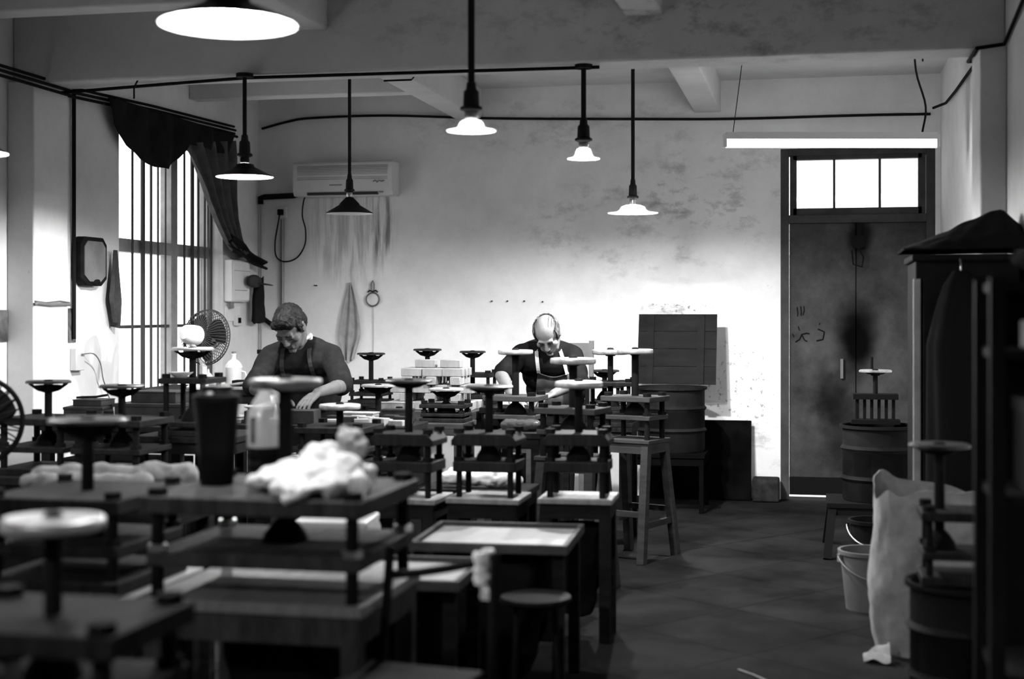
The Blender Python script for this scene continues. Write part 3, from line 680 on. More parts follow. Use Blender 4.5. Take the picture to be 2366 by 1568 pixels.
def press(label, x, y, zb, zw, w=.28, d=.3, h=.26, R=.1, rz=0.0, off=(0, 0), mid=.46, th=.04, post=.013, dark=False, wstyle=0, shaft=.017, chamfer=True, group='screw presses on the benches', top_m=None, base=True, nutm=None):
    """wooden frame press: base, sliding plate, head plate on four bolts, screw with a handwheel. zb base z, zw wheel z"""
    t = thing('screw_press', label, 'press', (x, y, zb), rz, group)
    M1 = top_m or M_woodx
    if base: MB().box((0, 0, th / 2), (w, d, th)).build('base_plate', M1, t, bevel=.004)
    zm = h * mid
    MB().box((0, 0, zm), (w * .96, d * .94, th * .85)).build('sliding_plate', M1, t, bevel=.004)
    if chamfer:
        M = Matrix.Rotation(PI / 2, 4, 'X')
        hw = w / 2
        MB().prism([(-hw, h - th), (hw, h - th), (hw, h - th * .55), (hw * .82, h), (-hw * .82, h), (-hw, h - th * .55)], -d / 2, d / 2, M=M).build('head_plate', M1, t, bevel=.003)
    else:
        MB().box((0, 0, h - th / 2), (w, d, th)).build('head_plate', M1, t, bevel=.004)
    for i in (-1, 1):
        for j in (-1, 1):
            px, py = i * (w / 2 - post * 2.2), j * (d / 2 - post * 2.2)
            p = MB().cyl((px, py, 0), (px, py, h + .012), post, seg=12).build('post', M_iron, t)
            MB().cyl((px, py, h), (px, py, h + .02), post * 1.7, seg=6).build('nut', M_iron, p, sharp=20)
            MB().cyl((px, py, zm + th * .42), (px, py, zm + th * .42 + .018), post * 1.7, seg=6).build('nut', nutm or M_iron, p, sharp=20)
    zr = zw - zb
    ox, oy = off
    MB().cyl((ox, oy, zm + th * .4), (ox, oy, zr), shaft, seg=16).build('screw', M_iron, t)
    MB().lathe([(shaft * 3.2, zm + th * .42), (shaft * 3.0, zm + th * .42 + .02), (shaft * 2.0, zm + th * .42 + .045), (shaft * 1.2, zm + th * .42 + .06)], (ox, oy, 0), 24).build('press_foot', M_iron, t)
    rim, hub, arms, web = make_wheel(R, style=wstyle)
    rm = rim.build('handwheel', (dark if isinstance(dark, bpy.types.Material) else M_wheel_dark) if dark else M_wheel, t, sharp=50); rm.location = (ox, oy, zr)
    hb = hub.build('hub', M_iron, rm)
    for a in arms: a.build('arm', M_iron, rm)
    web.build('web', M_iron, rm)
    return t

def bench(label, x, y, w, d, h, rz=0.0, top=.03, apron=.06, leg=.045, splay=0.0, rung=None, m=None, mt=None, group=None, cat='bench', name='work_bench', over=.01):
    t = thing(name, label, cat, (x, y, 0), rz, group)
    m = m or M_wood
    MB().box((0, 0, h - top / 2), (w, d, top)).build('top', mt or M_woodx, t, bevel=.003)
    if apron:
        a = MB(); z = h - top - apron / 2
        for s in (-1, 1):
            a.box((0, s * (d / 2 - .02), z), (w - .03, .022, apron)); a.box((s * (w / 2 - .02), 0, z), (.022, d - .03, apron))
        a.build('apron', m, t)
    feet = {}
    for i in (-1, 1):
        for j in (-1, 1):
            tx, ty = i * (w / 2 - leg / 2 - over), j * (d / 2 - leg / 2 - over)
            fx, fy = tx + i * splay * .25, ty + j * splay
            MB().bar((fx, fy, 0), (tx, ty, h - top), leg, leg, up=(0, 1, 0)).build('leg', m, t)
            feet[i, j] = (fx, fy, tx, ty)
    if rung:
        r = MB()
        def at(i, j, z):
            fx, fy, tx, ty = feet[i, j]; f = z / (h - top); return (fx + (tx - fx) * f, fy + (ty - fy) * f, z)
        for i in (-1, 1): r.bar(at(i, -1, rung), at(i, 1, rung), .022, .032)
        r.bar(at(-1, -1, rung + .06), at(1, -1, rung + .06), .022, .03); r.bar(at(-1, 1, rung + .06), at(1, 1, rung + .06), .022, .03)
        r.build('rungs', m, t)
    return t

# --- foreground row
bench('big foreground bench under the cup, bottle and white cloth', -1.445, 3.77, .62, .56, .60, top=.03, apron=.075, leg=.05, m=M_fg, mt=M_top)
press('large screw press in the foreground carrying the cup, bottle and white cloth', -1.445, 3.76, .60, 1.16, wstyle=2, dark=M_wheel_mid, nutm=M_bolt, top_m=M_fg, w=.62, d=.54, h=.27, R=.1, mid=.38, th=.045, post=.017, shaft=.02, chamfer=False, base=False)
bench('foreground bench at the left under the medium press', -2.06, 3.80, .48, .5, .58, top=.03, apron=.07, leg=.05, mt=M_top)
press('medium press left of the cup with a wide dark wheel', -2.06, 3.78, .58, 1.045, w=.42, d=.44, h=.265, R=.112, dark=True, mid=.45, th=.04, post=.015, chamfer=False, shaft=.018)
bench('nearest bench, at the bottom left corner of the photo', -1.50, 2.6, .5, .42, .5, top=.03, apron=.08, leg=.05)
press('nearest press, its bright wheel at the bottom left of the photo', -1.47, 2.56, .5, .942, wstyle=2, w=.44, d=.36, h=.265, R=.1, mid=.45, th=.045, post=.018, chamfer=False, shaft=.018)

# --- middle row, three small presses on three little benches
for lab, x, y, rz in (('left', -1.665, 5.79, -.03), ('middle', -1.335, 5.86, 0), ('right', -.965, 5.93, .03)):
    bench({'left': 'small bench carrying the leftmost of the three chair-like presses in the middle', 'middle': 'small bench carrying the press behind the empty upper tray', 'right': 'small bench at the aisle end of the row of three presses'}[lab], x, y - .03, .31, .27, .59, rz, top=.022, apron=.06, leg=.045, mt=M_top, group='small benches of the middle row')
    press({'left': 'leftmost of the three presses with sloping-shouldered heads in the middle row', 'middle': 'centre one of the three presses with sloping-shouldered heads in the middle row', 'right': 'right-hand press with sloping-shouldered head at the aisle end of the middle row'}[lab], x, y - .03, .59, {'left': 1.07, 'middle': 1.045, 'right': 1.055}[lab], w=.275, d=.22, h=.265, R=.1, rz=rz, mid=.48, th=.05, post=.013, dark=lab != 'right', base=False, wstyle=2 if lab == 'right' else 1)

# --- row by the aisle further back: presses on splay-legged stands
M_stand = mat('stand_wood', .035, .7, spec=.03, var=.35, scale=6, stretch=(1, 1, 4))
for x, y, rz, zw, R, lab, slab in ((-.97, 7.87, -.38, 1.14, .1, 'tall press at the end of the aisle row before the rusty drum', 'splay-legged stand standing free at the end of the aisle row'),
                             (-1.15, 6.86, -.2, 1.12, .112, 'press with a bright wheel in front of the bald man', 'splay-legged stand in front of the bald man'),
                             (-1.63, 7.78, -.12, 1.135, .098, 'press with a patchy bright wheel before the bald man\'s bare arm', 'splay-legged stand before the bald man\'s bare arm')):
    bench(slab, x, y, .31, .26, .66, rz, top=.02, apron=.055, leg=.042, splay=.1, rung=.2, m=M_stand, mt=M_stand, group='splay-legged press stands', name='press_stand', cat='stand')
    press(lab, x, y, .66, zw, w=.31, d=.24, h=.235, R=R, rz=rz, mid=.5, th=.03, post=.015, chamfer=False, wstyle=2, shaft=.02, top_m=M_stand, base=False)

# --- presses further back
bench('narrow bench behind the aisle row, right of the bald man', -1.19, 8.47, .3, .32, .68, top=.03, apron=.05, leg=.04)
press('press behind the aisle end press, its wheel overlapping that wheel', -1.19, 8.45, .68, 1.12, w=.3, d=.28, h=.265, R=.11, mid=.4, th=.025, post=.012, chamfer=False, wstyle=2)
bench('narrow bench against the far wall left of the rusty drum', -1.36, 9.5, .3, .32, .68, top=.03, apron=.05, leg=.04)
press('small dark-wheeled press close to the far wall right of the bald man', -1.37, 9.45, .68, .965, w=.26, d=.26, h=.2, R=.098, dark=True, mid=.4, th=.025, post=.012, chamfer=False)
bench('low table along the far wall behind the wooden blocks', -2.7, 9.62, 1.1, .36, .72, top=.03, apron=.05, leg=.045)
press('press by the far wall under the rag and hand mirror', -3.045, 9.58, .72, 1.065, w=.26, d=.26, h=.16, R=.1, mid=.4, th=.025, post=.011, chamfer=False, dark=True)
press('press by the far wall partly behind the block pile', -2.64, 9.6, .72, 1.095, w=.26, d=.26, h=.18, R=.1, mid=.4, th=.025, post=.011, chamfer=False, dark=True)
press('press by the far wall right of the block pile, on long legs', -2.33, 9.66, .72, 1.08, w=.32, d=.26, h=.215, R=.092, mid=.25, th=.028, post=.012, chamfer=False, dark=True)

# --- left-hand side presses
bench('long dark bench along the left wall before the window', -3.2, 5.84, .82, .5, .64, top=.035, apron=.07, leg=.05)
press('press with a dark wheel standing clear against the left pilaster', -3.37, 5.83, .64, 1.045, w=.34, d=.34, h=.25, R=.1, dark=True, mid=.45, th=.03, post=.015, chamfer=False)
press('press with a dark wheel in front of the foot of the window', -3.0, 5.81, .64, 1.03, w=.34, d=.34, h=.25, R=.1, dark=True, mid=.45, th=.03, post=.015, chamfer=False)
bench('bench under the raised press beside the fan', -2.87, 6.36, .5, .46, .78, top=.03, apron=.05, leg=.05)
press('raised press with a pale wheel before the fan, a white bowl on its head', -2.87, 6.26, .78, 1.185, wstyle=0, w=.24, d=.24, h=.27, R=.1, mid=.2, th=.026, post=.013, chamfer=False)
bench('low bench in front of the working man', -2.3, 6.62, .62, .5, .62, top=.03, apron=.06, leg=.05)
press('low press with a broad pale wheel in front of the man\'s hand', -2.25, 6.58, .62, .9, wstyle=2, w=.34, d=.36, h=.19, R=.1, mid=.4, th=.03, post=.014, chamfer=False)
bench('bench at which the man with dark hair works', -2.54, 7.08, 1.08, .42, .78, top=.035, apron=.07, leg=.05)
bench('bench with the pile of pale blocks', -2.24, 8.3, .62, .62, .78, top=.05, apron=.09, leg=.05, m=M_stand, mt=M_stand)
press('press with an open-armed wheel before the block pile', -2.455, 7.86, .62, .935, w=.26, d=.2, h=.17, R=.1, mid=.4, th=.028, post=.012, chamfer=False)
bench('low stand under the open-armed press', -2.455, 7.86, .3, .24, .62, top=.03, apron=.05, leg=.04)
bench('little light-edged table between the block pile and the middle row', -2.05, 7.72, .34, .34, .745, top=.028, apron=.0, leg=.04, m=M_stand, mt=M_stand)
press('small press on the light-edged table right of the block pile', -2.02, 7.74, .745, .925, w=.26, d=.2, h=.1, R=.1, mid=.4, th=.022, post=.011, chamfer=False)
# right man's bench
bench('bench at which the bald man works', -1.665, 8.25, .5, .3, .8, top=.035, apron=.07, leg=.045, m=M_wood)

# --- tray tables in front
def tray(label, x, y, w, d, h, rz):
    t = thing('tray_table', label, 'table', (x, y, 0), rz, 'tray tables')
    MB().box((0, 0, h - .02), (w - .02, d - .02, .016)).build('tray_floor', mat('tray_board', .15, .6, var=.14, scale=5, stretch=(3, 1, 1)), t)
    b = MB()
    for s in (-1, 1):
        b.box((0, s * (d / 2 - .01), h - .012), (w, .02, .034)); b.box((s * (w / 2 - .01), 0, h - .012), (.02, d - .04, .034))
    b.build('rim', mat('tray_rim', .05, .55, var=.3, scale=8), t, bevel=.003)
    for i in (-1, 1):
        for j in (-1, 1):
            MB().box((i * (w / 2 - .035), j * (d / 2 - .035), (h - .03) / 2), (.04, .04, h - .03)).build('leg', M_wood, t)
    return t
tray('empty tray table in the middle, the upper and larger of two', -1.12, 5.07, .56, .52, .55, .045)
tray('empty tray table peeping out behind the foreground press', -1.32, 4.43, .5, .44, .53, .04)
M_sling = mat('black_sling', .006, .95, spec=.0)
def sling(label, x, y, w, d, z1, z0, rz):
    def f(u, v):
        a = u * 2 * PI; k = 1 - .42 * v ** 1.6; c, s = math.cos(a), math.sin(a)
        n = .14
        sx = math.copysign(abs(c) ** .5, c); sy = math.copysign(abs(s) ** .5, s)
        return (sx * w / 2 * k + wavy(u * 4, v * 2, z1, 2, n * .2), sy * d / 2 * k + wavy(u * 3, v * 3, 2, 2, n * .2), z1 + (z0 - z1) * v)
    b = MB().sheet(f, 40, 12, .006); b.ell((0, 0, z0 + .01), (w * .29, d * .29, .03))
    o = tag(b.build('waste_sling', M_sling, sharp=80), label, 'sling', 'black waste slings'); o.location = (x, y, 0); o.rotation_euler = (0, 0, rz)
sling('black cloth sling bulging under the larger tray table', -1.13, 5.03, .43, .4, .49, .06, .045)
sling('black cloth sling under the tray table behind the foreground press', -1.32, 4.43, .36, .28, .48, .05, .04)
sling('black cloth sling under the bench at the aisle end of the middle row', -.965, 5.9, .2, .16, .47, .1, .03)
sling('black cloth sling under the foreground bench with the big press', -1.45, 3.82, .34, .3, .48, .04, 0)

# stools and the chair with the white rag
def wire_stool(label, x, y, h, r, rz):
    t = thing('wire_stool', label, 'stool', (x, y, 0), rz)
    MB().lathe([(0, h - .03), (r * .8, h - .028), (r, h - .012), (r * .97, h), (0, h + .006)], seg=28).build('seat', M_iron, t)
    for k in range(4):
        a = PI / 4 + k * PI / 2; c, s = math.cos(a), math.sin(a)
        MB().tube([(c * r * .75, s * r * .75, h - .03), (c * r * .8, s * r * .8, h * .5), (c * r * .95, s * r * .95, h * .2), (c * r * 1.3, s * r * 1.3, .004)], .009, 8).build('leg', M_iron, t)
    ringp = [(r * .92 * math.cos(2 * PI * k / 24), r * .92 * math.sin(2 * PI * k / 24), h * .25) for k in range(24)]
    MB().tube(ringp, .007, 8, closed=True).build('foot_ring', M_iron, t)
wire_stool('thin-legged metal stool under the right front of the larger tray', -.90, 4.62, .42, .12, .2)
t = thing('plastic_stool', 'white plastic stool with an arched cut-out behind the foreground press', 'stool', (-1.72, 5.0, 0), .12)
M_pstool = mat('white_stool', .32, .5)
hs = .605
MB().box((0, 0, hs - .015), (.27, .27, .03)).build('seat', M_pstool, t, bevel=.008)
for k in range(4):
    b = MB(); R4 = Matrix.Rotation(k * PI / 2, 4, 'Z')
    # one side panel with an arch, leaning outwards
    out = []; 
    arch = [(.11 * math.cos(a), -.3 + .19 * math.sin(a)) for a in [PI * i / 12 for i in range(13)]]
    poly = [(-.175, -hs), (-.13, -.02), (.13, -.02), (.175, -hs), (.12, -hs)] + arch + [(-.12, -hs)]
    def lean(p, o): return R4 @ Vector((p[0], -.135 - .04 * (-p[1] / hs) + o, hs + p[1]))
    L_ = [(-.175, -hs), (-.13, -.02), (.13, -.02), (.175, -hs)]
    inner = [(-.12, -hs)] + [(-x, z) for x, z in arch] + [(.12, -hs)]
    # strips between the outline and the arch
    n = len(inner); outer = []
    for i in range(n):
        f = i / (n - 1)
        if f < .3: g = f / .3; outer.append((-.175 + .045 * g, -hs + (hs - .02) * g))
        elif f < .7: g = (f - .3) / .4; outer.append((-.13 + .26 * g, -.02))
        else: g = (f - .7) / .3; outer.append((.13 + .045 * g, -.02 - (hs - .02) * g))
    vs = [lean(p, 0) for p in outer] + [lean(p, 0) for p in inner] + [lean(p, .012) for p in outer] + [lean(p, .012) for p in inner]
    fs = []
    for i in range(n - 1):
        fs += [(i, i + n, i + n + 1, i + 1), (2 * n + i, 2 * n + i + 1, 3 * n + i + 1, 3 * n + i), (n + i, 3 * n + i, 3 * n + i + 1, n + i + 1), (i, i + 1, 2 * n + i + 1, 2 * n + i)]
    b.add(vs, fs); b.build('side', M_pstool, t)
t = thing('tube_chair', 'dark tubular chair with a white rag over its back post', 'chair', (-.985, 3.42, 0), -.15)
MB().box((-.02, -.02, .43), (.32, .34, .025)).build('seat', M_iron, t, bevel=.008)
for i in (-1, 1):
    MB().tube([(i * .16, .22, 0), (i * .155, .16, .42), (i * .15, .2, .735)], .013, 10).build('back_post', M_iron, t)
    MB().tube([(i * .16, -.2, 0), (i * .155, -.16, .43)], .013, 10).build('leg', M_iron, t)
MB().tube([(-.15, .2, .66), (-.08, .225, .665), (0, .235, .68), (.08, .225, .70), (.15, .2, .725)], .012, 10).build('back_bar', M_iron, t)
def cl(u, v):
    a = (u - .5) * 2
    return (.112 + .02 * math.cos(a * 2.2) + wavy(u, v, 3, 6, .02), .212 + .03 * math.sin(a * 2.2), .738 - v * (.085 + .05 * (u > .45)))
o = tag(MB().sheet(cl, 16, 14, .008).build('white_rag', mat('white_cloth', .82, .95), sharp=80), 'white rag hung over the post of the tubular chair', 'rag'); o.location = (-.985, 3.42, 0); o.rotation_euler = (0, 0, -.15)
# ================================================================ ON THE BENCHES
def lumps(name, pieces, m, parent=None, voxel=.006, smooth=4, amp=0.0, fs=8.0, loc=(0, 0, 0), push=0.0):
    """one continuous skin grown over rounded pieces: ('e', centre, radii, rot) or ('c', p0, p1, r0, r1)"""
    b = MB()
    for p in pieces:
        if p[0] == 'e': b.ell(p[1], [r + push for r in p[2]], 24, 16, rot=p[3] if len(p) > 3 else None)
        else:
            p0, p1, r0 = Vector(p[1]), Vector(p[2]), p[3] + push; r1 = (p[4] if len(p) > 4 else p[3]) + push
            n = 6; d = (p1 - p0); L = max(d.length, 1e-5); d = d / L
            pts, rs = [], []
            for k in range(5):
                a = -PI / 2 + PI / 2 * k / 4.0
                pts.append(p0 + d * math.sin(a) * r0); rs.append(max(.0006, math.cos(a) * r0))
            for k in range(1, 5):
                pts.append(p0 + (p1 - p0) * k / 5); rs.append(r0 + (r1 - r0) * k / 5)
            for k in range(5):
                a = PI / 2 * k / 4.0
                pts.append(p1 + d * math.sin(a) * r1); rs.append(max(.0006, math.cos(a) * r1))
            b.tube(pts, rs, 16)
    tmp = b.build('tmp', m)
    r = tmp.modifiers.new('r', 'REMESH'); r.mode = 'VOXEL'; r.voxel_size = voxel
    if smooth:
        sm = tmp.modifiers.new('s', 'SMOOTH'); sm.iterations = smooth; sm.factor = .5
    dg = bpy.context.evaluated_depsgraph_get(); dg.update()
    me = bpy.data.meshes.new_from_object(tmp.evaluated_get(dg))
    bpy.data.objects.remove(tmp, do_unlink=True)
    me.name = name
    if amp:
        me.calc_loop_triangles()
        nr = [v.normal.copy() for v in me.vertices]
        for v, n in zip(me.vertices, nr):
            q = v.co * fs
            v.co += n * amp * (noise.noise(q) + .5 * noise.noise(q * 2.3))
    if loc != (0, 0, 0):
        me.transform(Matrix.Translation(-Vector(loc)))
    for p in me.polygons: p.use_smooth = True
    if not me.materials: me.materials.append(m)
    o = bpy.data.objects.new(name, me); COL.objects.link(o)
    o.location = loc
    if parent is not None: o.parent = parent
    return o

# ---- foreground: cup, bottle, white cloth, glass (on the head plate of the big press, z .87)
ZP = .8715
M_cup = mat('black_cup', .008, .4)
t = thing('tumbler', 'tall black tapered tumbler with a lid on the big foreground press', 'cup', (-1.655, 3.77, ZP))
MB().lathe([(.0, 0), (.044, 0), (.047, .005), (.053, .1), (.062, .215), (.066, .235), (.066, .24), (.06, .24)], seg=40).build('body', M_cup, t)
MB().lathe([(.061, .238), (.068, .24), (.068, .252), (.05, .258), (.045, .262), (.044, .28), (.0, .283)], seg=40).build('lid', M_cup, t)
MB().ell((.0, -.05, .259), (.012, .008, .006)).build('drinking_hole', M_bolt, t)
M_clear = glassy('clear_plastic', .8, .1, .12, .3)
t = thing('drink_bottle', 'clear plastic bottle a third full of dark drink beside the tumbler', 'bottle', (-1.55, 3.86, ZP))
MB().lathe([(.0, .1), (.046, .1), (.047, .105), (.0465, .13), (.047, .175), (.044, .2), (.032, .228), (.018, .25), (.0135, .262), (.0135, .285), (.0, .286)], seg=36).build('shell', M_clear, t)
MB().lathe([(.0, .0), (.04, 0), (.046, .008), (.047, .03), (.0445, .036), (.047, .042), (.047, .058), (.0445, .064), (.047, .07), (.047, .1), (.0, .1)], seg=36).build('drink', mat('dark_drink', .01, .2), t)
MB().box((-.012, -.043, .15), (.018, .004, .075)).build('label_strip', mat('dark_strip', .03, .6), t)
MB().lathe([(.0, .278), (.016, .278), (.016, .298), (.0, .299)], seg=24).build('cap', mat('white_cap', .8, .4), t)
t = thing('cloth_bundle', 'white crumpled cloth bundle on the right of the big foreground press', 'cloth', (-1.30, 3.64, ZP))
M_cloth = mat('bundle_cloth', .62, .95)
lumps('cloth', [('e', (-.02, .03, .045), (.12, .1, .045)), ('e', (-.01, .06, .075), (.075, .07, .055)), ('e', (-.12, .0, .032), (.085, .05, .03)), ('e', (-.15, .015, .03), (.05, .05, .028)), ('e', (.07, .05, .05), (.06, .07, .05)),
                ('e', (-.03, -.08, .025), (.08, .07, .024)), ('c', (-.07, -.1, .022), (-.02, -.155, .012), .03, .02), ('e', (.05, -.03, .03), (.07, .08, .03)), ('e', (.105, .02, .03), (.03, .06, .028))],
      M_cloth, t, .006, 2, .018, 19)
lumps('knot', [('e', (.055, .09, .135), (.036, .036, .036)), ('e', (.075, .09, .12), (.03, .03, .03)), ('c', (.03, .08, .08), (.05, .09, .12), .03), ('e', (.04, .09, .165), (.014, .014, .014))], mat('grey_glove', .3, .9, var=.5, scale=30), t, .005, 2, .008, 30)
t = thing('small_glass', 'small grey glass at the right front corner of the big press', 'glass', (-1.166, 3.55, ZP + .001))
MB().lathe([(.0, .002), (.021, .002), (.026, .055), (.0235, .055), (.019, .007), (.0, .007)], seg=28).build('body', glassy('grey_glass', .7, .14, .08, .35), t)

# ---- pale lumpy bundles
t = bench('bench at the left carrying a long pale bundle', -2.42, 4.62, .62, .4, .73, top=.03, apron=.07, leg=.05)
o = tag(lumps('cloth_roll', [('c', (-2.66, 4.56, .78), (-2.2, 4.66, .79), .035, .042), ('c', (-2.68, 4.5, .768), (-2.25, 4.52, .775), .028, .035), ('e', (-2.16, 4.64, .785), (.06, .05, .04))], mat('pale_sacking', .2, .95, var=.3, scale=14), None, .007, 3, .014, 14, (-2.42, 4.6, .73)),
        'long pale cloth bundle lying on the bench at the left', 'cloth')
bench('low bench behind the middle row holding a fleecy roll', -1.5, 6.36, .5, .3, .56, top=.03, apron=.05, leg=.04)
o = tag(lumps('fleece_roll', [('c', (-1.64, 6.3, .598), (-1.32, 6.3, .598), .032, .034), ('c', (-1.62, 6.33, .625), (-1.36, 6.33, .622), .022)], M_cloth, None, .006, 3, .012, 22, (-1.48, 6.3, .56)), 'fleecy white roll on the low bench behind the middle row', 'cloth')
bench('bench before the bald man with a shiny dark roll on it', -1.45, 7.05, .26, .3, .76, top=.03, apron=.05, leg=.04)
o = tag(lumps('dark_roll', [('c', (-1.52, 7.0, .788), (-1.37, 7.0, .788), .026), ('c', (-1.52, 7.05, .79), (-1.37, 7.06, .79), .026)], mat('glazed_dark', .04, .15), None, .005, 3, .006, 26, (-1.45, 7.02, .76)), 'shiny dark roll on the bench before the bald man', 'cloth')

# ---- bowl, boxes and tools on the left benches
t = thing('bowl', 'white bowl on the raised press beside the fan', 'bowl', (-2.905, 6.205, 1.0515))
MB().lathe([(.0, .0), (.025, .0), (.03, .004), (.055, .022), (.058, .026), (.053, .024), (.03, .009), (.0, .007)], seg=32).build('body', M_white, t)
M_darkbox = mat('dark_box', .025, .5, var=.4, scale=9)
M_palewood = mat('pale_wood', .2, .75, var=.16, scale=9, stretch=(4, 1, 1))
M_midwood = mat('mid_wood', .2, .7, var=.35, scale=9, stretch=(4, 1, 1))
bench('bench under the window with dark boxes', -3.52, 6.86, .76, .42, .78, top=.03, apron=.06, leg=.05)
def box_thing(label, x, y, z, w, d, h, rz, m=None, name='wooden_box', lid=True, group='dark boxes under the window', cat='box'):
    t = thing(name, label, cat, (x, y, z), rz, group)
    MB().box((0, 0, h * .42), (w, d, h * .84)).build('body', m or M_darkbox, t, bevel=.003)
    if lid: MB().box((0, 0, h * .92), (w * 1.03, d * 1.03, h * .16)).build('lid', m or M_darkbox, t, bevel=.002)
    return t
box_thing('large dark box under the foot of the window', -3.34, 6.86, .78, .36, .26, .11, .05)
box_thing('smaller dark box on top of the large one under the window', -3.32, 6.88, .89, .26, .2, .06, -.08)
box_thing('dark box at the left end of the bench under the window', -3.7, 6.8, .78, .2, .2, .09, .2)
box_thing('flat dark box on the box at the left end of that bench', -3.68, 6.82, .87, .16, .15, .035, .0)
t = thing('wire_pliers', 'pair of pliers lying on the flat dark box before the window', 'pliers', (-3.68, 6.8, .907))
MB().tube([(-.08, -.02, .006), (-.03, .012, .008), (.02, .0, .01), (.08, .012, .02)], .006, 8).build('handle', M_iron, t); MB().tube([(-.08, .03, .006), (-.03, .0, .008), (.02, .012, .01), (.08, .016, .02)], .006, 8).build('handle', M_iron, t)

# ---- tall side table with the fan, jug and bottles
bench('tall side table by the window holding the fan and the jug', -3.58, 8.1, .78, .56, .9, top=.03, apron=.05, leg=.045)
M_cage = mat('cage_wire', .05, .5)
def fan(label, x, y, z, R, yaw, pitch, base_z, body, blade, wire=.0022, rim=.004, head=0.0, n=48, loc_group=None, dark=False):
    """fan with wire cage; z hub height; axis points along yaw"""
    t = thing('desk_fan', label, 'fan', (x, y, base_z), 0, loc_group)
    H = z - base_z
    Rm = Matrix.Translation((0, 0, H)) @ Matrix.Rotation(yaw, 4, 'Z') @ Matrix.Rotation(pitch, 4, 'Y')     # local +x = blow direction
    b = MB()
    for (rr, xo) in ((R, .03), (R * .98, .012), (R * .35, .085), (R * .35, -.06)):
        b.tube([Rm @ Vector((xo, rr * math.cos(2 * PI * k / 48), rr * math.sin(2 * PI * k / 48))) for k in range(48)], rim if rr > R * .9 else wire * 1.3, 6, closed=True)
    for k in range(n):
        a = 2 * PI * k / n; c, s = math.cos(a), math.sin(a)
        b.tube([Rm @ Vector(p) for p in ((.092, R * .1 * c, R * .1 * s), (.088, R * .4 * c, R * .4 * s), (.07, R * .8 * c, R * .8 * s), (.03, R * c, R * s))], wire, 4)
        b.tube([Rm @ Vector(p) for p in ((-.062, R * .25 * c, R * .25 * s), (-.06, R * .5 * c, R * .5 * s), (-.04, R * .85 * c, R * .85 * s), (.012, R * .98 * c, R * .98 * s))], wire, 4)
    b.build('cage', M_cage if not dark else M_iron, t)
    MB().lathe([(.0, .09), (R * .12, .09), (R * .14, .082), (.0, .08)], seg=20, M=Rm @ Matrix.Rotation(PI / 2, 4, 'Y')).build('badge', body, t)
    m = MB().lathe([(.0, -.2), (R * .2, -.195), (R * .32, -.17), (R * .36, -.12), (R * .36, -.075), (R * .26, -.06), (.0, -.055)], seg=28, M=Rm @ Matrix.Rotation(PI / 2, 4, 'Y')).build('motor', body, t)
    MB().cyl(Rm @ Vector((-.12, 0, R * .34)), Rm @ Vector((-.12, 0, R * .34 + .025)), .008).build('oscillation_knob', M_iron, m)
    hub = MB().lathe([(.0, .05), (R * .16, .045), (R * .18, -.02), (.0, -.03)], seg=24, M=Rm @ Matrix.Rotation(PI / 2, 4, 'Y')).build('hub', blade, t)
    for k in range(3):
        a0 = 2 * PI * k / 3 + .5
        def bl(u, v):
            r = R * (.15 + .72 * v); aa = a0 + (u - .5) * (1.05 + .5 * math.sin(PI * v)) + .25 * v
            return Rm @ Vector((.02 + .035 * (u - .5) * (1.3 - v), r * math.cos(aa), r * math.sin(aa)))
        MB().sheet(bl, 12, 10, .003).build('blade', blade, t, sharp=80)
    MB().tube([Rm @ Vector((-.12, 0, -R * .3)), Vector((0, 0, H - R * .62)) + (Rm.to_3x3() @ Vector((-.12, 0, 0))) * .5, (0, 0, H - R * 1.1) if H > R * 1.25 else (0, 0, .04), (0, 0, .02)], .016, 12).build('stem', body, t)
    MB().lathe([(.0, .0), (R * .62, .0), (R * .64, .012), (R * .5, .03), (R * .2, .042), (.0, .045)], seg=32).build('base', body, t)
    return t
fan('white desk fan in a wire cage before the window, seen from behind', -3.57, 7.95, 1.21, .166, math.radians(76), .12, .9, mat('fan_body', .72, .4), mat('fan_blade_dark', .02, .5), loc_group='fans')
bx = -3.262
fan('large dark fan half out of the photo at the left edge', -3.25, 5.1, .93, .172, math.radians(-70), 0, .0, M_iron, mat('fan_blade_dark', .02, .5), .0035, .011, loc_group='fans', n=24, dark=True)
t = thing('jug', 'white lidded jug with a round handle behind the fan', 'jug', (-3.53, 8.3, .9))
MB().lathe([(.0, 0), (.05, 0), (.053, .004), (.053, .11), (.055, .114), (.05, .125), (.035, .15), (.02, .16)], seg=32).build('body', M_white, t)
MB().lathe([(.052, .118), (.05, .13), (.035, .152), (.016, .165), (.012, .185), (.016, .195), (.012, .203), (.0, .205)], seg=28).build('lid', M_white, t)
MB().lathe([(.0, .2), (.014, .2), (.015, .212), (.0, .214)], seg=16).build('knob', M_greyface, t)
MB().tube([(.05, 0, .09), (.075, 0, .085), (.083, 0, .06), (.072, 0, .035), (.05, 0, .03)], .006, 8).build('handle', M_white, t)
t = thing('plastic_bottle', 'clear bottle with a dark cap right of the white jug', 'bottle', (-3.36, 8.3, .9))
MB().lathe([(.0, 0), (.03, 0), (.034, .006), (.034, .12), (.028, .16), (.014, .185), (.013, .2), (.0, .2)], seg=28).build('shell', glassy('grey_plastic', .72, .12, .1, .35), t)
MB().lathe([(.0, .2), (.016, .2), (.016, .225), (.0, .226)], seg=20).build('cap', M_iron, t)
t = thing('squeeze_bottle', 'small white squeeze bottle left of the jug', 'bottle', (-3.62, 8.12, .9))
MB().lathe([(.0, 0), (.028, 0), (.03, .006), (.03, .06), (.018, .08), (.008, .088), (.005, .11), (.0, .111)], seg=24).build('body', M_white, t)
box_thing('black oblong box in front of the white jug', -3.32, 8.02, .9, .17, .1, .06, .1, M_black, lid=False, group=None)
